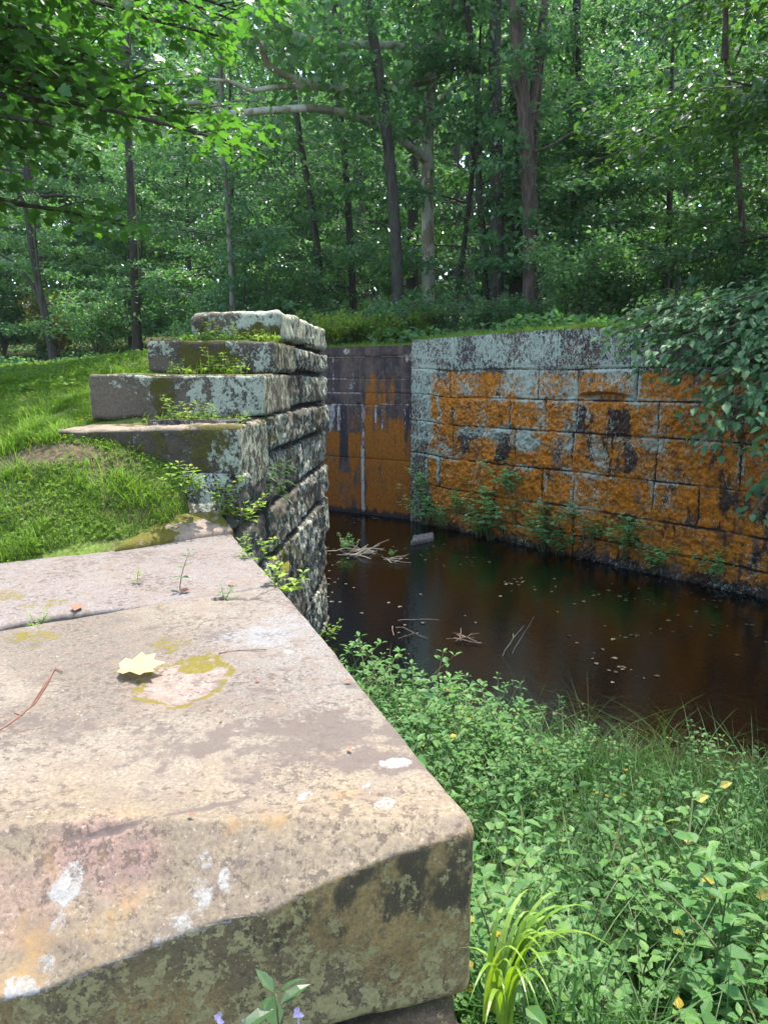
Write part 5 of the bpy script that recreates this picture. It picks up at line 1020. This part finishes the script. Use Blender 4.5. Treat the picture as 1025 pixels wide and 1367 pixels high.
p_ = atz(462, 735, .03); put_plant('water_plant', 'small green plant growing on the stick pile in the water', (p_[0], p_[1], 0), fm_[1], scale=.6)
p_ = atz(523, 742, .03); put_plant('water_plant', 'tiny sprig in the water right of the stick pile', (p_[0], p_[1], 0), fm_[2], scale=.3)
q_ = [atz(548, 728, .0)[:2], atz(580, 722, 0)[:2], atz(577, 714, 0)[:2], atz(552, 720, 0)[:2]]
V, F, sd_, P0, dim = block(*q_, -.15, .07, .03, r=.05, bump=.05, freq=6, seed=14)
place_block('fallen_stone', 'small flat grey stone in the water by the lichen grey wall end', V, F, [ST_L], sd_, np.tile([.12, .11, .11], (len(V), 1)), np.tile([.25, -.3, .2, 0.], (len(V), 1)), None, 'stone')
# leaf litter floating on and lying under the water
mb = MB(); P = scatter(9000, -1.2, 8, 5.0, 17, lambda x, y: (polydist(x, y, LOW) < -.1)*(bankd(x, y) < .2)*np.clip(3*(fbm(x*.9, y*.9, 6, o=3)-.36), .02, 1)); n = len(P); fl = (rs.rand(n) < .35*sst(.5, .68, fbm(P[:, 0]*.8, P[:, 1]*.8, 21, o=3))+.02)
P[:, 2] = np.where(fl, .004, P[:, 2]+rs.uniform(.01, .05, n))
leaves(mb, P, rs.normal(0, 1, (n, 3))*[1, 1, .03], np.array([0, 0, 1.])+rs.normal(0, np.where(fl, .05, .3)[:, None], (n, 3)), rs.uniform(.03, .085, n), T8, 1.3)
stuff(mb, 'water_leaf_litter', leafmat('dead_leaf', (.06, .045, .028), (.13, .095, .055), .1, .6))
# the fallen sycamore leaf and small bits on the slab
mb = MB(); c_ = atz(196, 897, 2.0); c_[2] = 2.003
_o = [(0, .0), (.2, -.06), (.5, .08), (.40, .22), (.64, .44), (.43, .52), (.42, .76), (.2, .70), (0, 1.0)]; _o = np.array(_o + [(-a*.95, b+.02) for a, b in _o[-2:0:-1]])
lv = np.concatenate([[(0, .4, 0)], np.column_stack([_o, 0*_o[:, 0]])]); lv[:, 2] = .16*np.abs(lv[:, 0])+.10*np.sin(lv[:, 1]*7)*lv[:, 0]+.10*(lv[:, 1]-.3)**2
lf_ = [np.array([(0, 1+i, 1+(i+1) % len(_o)) for i in range(len(_o))])]
leaves(mb, np.array([c_])+[-.085, -.01, .012], np.array([[.95, .28, 0]]), np.array([[-.1, -.1, 1.]]), .15, (lv, lf_), 1.0)
tube(mb, [c_+[-.085, -.01, .02], c_+[-.12, -.02, .012]], .0016, 5)
tag(mb.build('fallen_leaf', leafmat('dry_leaf', (.27, .23, .12), (.33, .28, .15), .25, .6)), 'pale dry lobed leaf lying on the largest slab', 'leaf')
RED = plainmat('red_brown_twig', (.13, .055, .04), (.18, .08, .055), 50)
mb = MB()
for pts in ([(0, 975), (25, 958), (48, 938), (62, 915), (74, 892)], [(8, 970), (40, 945), (66, 905)], [(74, 892), (84, 897)], [(30, 955), (20, 952)]):
    P_ = np.array([atz(a, b, 2.006) for a, b in pts]); tube(mb, P_, .0022, 5)
tag(mb.build('dry_twig', RED), 'thin reddish dry twig at the left side of the slab', 'twig')
mb = MB(); tube(mb, np.array([atz(a, b, 2.004) for a, b in [(292, 872), (320, 868), (356, 867)]]), .0018, 5); tag(mb.build('dry_twig', RED), 'thin short twig lying right of the mossy hollow', 'twig')
BITS = 'dry leaf bits on the slabs'
DRY = plainmat('dry_bit', (.16, .07, .045), (.24, .12, .07), 50)
for i, (px, py, rp, lab) in enumerate([(459, 911, 7, 'red brown bark flake on the slab, nearest its water side edge'), (469, 1004, 7, 'red brown bark flake lowest on the slab'), (347, 910, 5, 'tiny brown leaf bit right of the mossy hollow'), (251, 1090, 6, 'dark leaf bit near the front edge of the slab'), (100, 817, 16, 'dark curled leaf in the joint at the left'), (255, 789, 10, 'brown curled leaf beside the taller seedling'), (305, 780, 8, 'brown leaf bit near the chipped joint'), (294, 966, 4, 'tiny brown bit in the middle of the slab'), (40, 742, 14, 'brown dead leaf at the grass edge of the far slab')]):
    c_ = atz(px, py, 2.003 if i < 4 or i == 7 else 1.999); mb = MB(); l = rp*np.linalg.norm(c_-[0, 0, 3])/FPX*1.6
    leaves(mb, np.array([c_])+[0, 0, .006], np.array([[math.cos(i*2.), math.sin(i*2.), .1]]), np.array([[.2, -.3, 1.]]), l, T8, 1.0); tag(mb.build('leaf_bit', DRY), lab, 'leaf bit', BITS)
YL = plainmat('yellow_leaf_on_bank', (.50, .42, .08), (.55, .45, .12), 30)
for i, (px, py, zz, lab) in enumerate([(960, 1050, .75, 'yellow leaf hanging in the grass near the right edge'), (928, 1068, .8, 'larger yellow leaf in the bank grass left of another'), (1008, 1197, 1.0, 'pale yellow leaf among weeds at the right'), (756, 1290, 1.1, 'yellowed round leaf near the sedge clump')]):
    c_ = atz(px, py, zz); mb = MB(); leaves(mb, np.array([c_]), np.array([[.6, -.3, .5]]), np.array([[-.2, -.6, .8]]), .07, T8, 1.2); tag(mb.build('yellow_leaf', YL), lab, 'leaf', 'yellow leaves on the bank')
EXPOSURE = 2.2; HAZE = 0.0003
# ------------------------------------------------------------------ light, sky, camera
W = bpy.data.worlds.new('World'); sc.world = W; W.use_nodes = True
nt = W.node_tree; nt.nodes.clear()
SUN_EL, SUN_AZ = math.radians(71), math.radians(24)
sk = nt.nodes.new('ShaderNodeTexSky'); sk.sky_type = 'NISHITA'; sk.sun_disc = False; sk.sun_elevation = SUN_EL; sk.sun_rotation = SUN_AZ
sk.air_density = 1.0; sk.dust_density = 2.5; sk.ozone_density = 1.0
bg = nt.nodes.new('ShaderNodeBackground'); bg.inputs[1].default_value = .15
wo = nt.nodes.new('ShaderNodeOutputWorld'); nt.links.new(sk.outputs[0], bg.inputs[0]); nt.links.new(bg.outputs[0], wo.inputs[0])
L = bpy.data.lights.new('sun', 'SUN'); L.energy = 2.1; L.angle = math.radians(.53); L.color = (1, .95, .86)
so = bpy.data.objects.new('sun', L); COL.objects.link(so)
sdir = Vector((math.sin(SUN_AZ)*math.cos(SUN_EL), math.cos(SUN_AZ)*math.cos(SUN_EL), math.sin(SUN_EL)))
so.rotation_euler = sdir.to_track_quat('Z', 'Y').to_euler(); so.location = (8, 10, 30)
cam = bpy.data.cameras.new('camera'); co = bpy.data.objects.new('camera', cam); COL.objects.link(co)
cam.sensor_fit = 'VERTICAL'; cam.sensor_height = 36; cam.sensor_width = 27; cam.lens = 26; cam.clip_end = 2000; cam.clip_start = .05
co.location = (0, 0, EYE); co.rotation_euler = (PI/2-TH, 0, 0); sc.camera = co
sc.view_settings.view_transform = 'Standard'; sc.view_settings.look = 'None'; sc.view_settings.gamma = 1; sc.view_settings.use_curve_mapping = False
sc.view_settings.exposure = EXPOSURE
sc.cycles.max_bounces = 8; sc.cycles.diffuse_bounces = 6; sc.cycles.glossy_bounces = 3; sc.cycles.transmission_bounces = 4; sc.cycles.transparent_max_bounces = 8
sc.cycles.use_denoising = True; sc.cycles.caustics_reflective = False; sc.cycles.caustics_refractive = False

if HAZE:
    mb = MB(); x0, x1, y0, y1, z0, z1 = -520, 520, -520, 520, -3, 52
    Vb = [(x, y, z) for z in (z0, z1) for y in (y0, y1) for x in (x0, x1)]
    hm, nt, out = newmat('haze'); pv = nt.nodes.new('ShaderNodeVolumePrincipled'); pv.inputs['Color'].default_value = (.80, .93, .95, 1); pv.inputs['Density'].default_value = HAZE; pv.inputs['Anisotropy'].default_value = .3
    nt.links.new(pv.outputs[0], out.inputs['Volume'])
    hzo = link('haze', mesh('haze', Vb, [[(0, 2, 3, 1), (4, 5, 7, 6), (0, 1, 5, 4), (2, 6, 7, 3), (0, 4, 6, 2), (1, 3, 7, 5)]], hm)); hzo['kind'] = 'stuff'
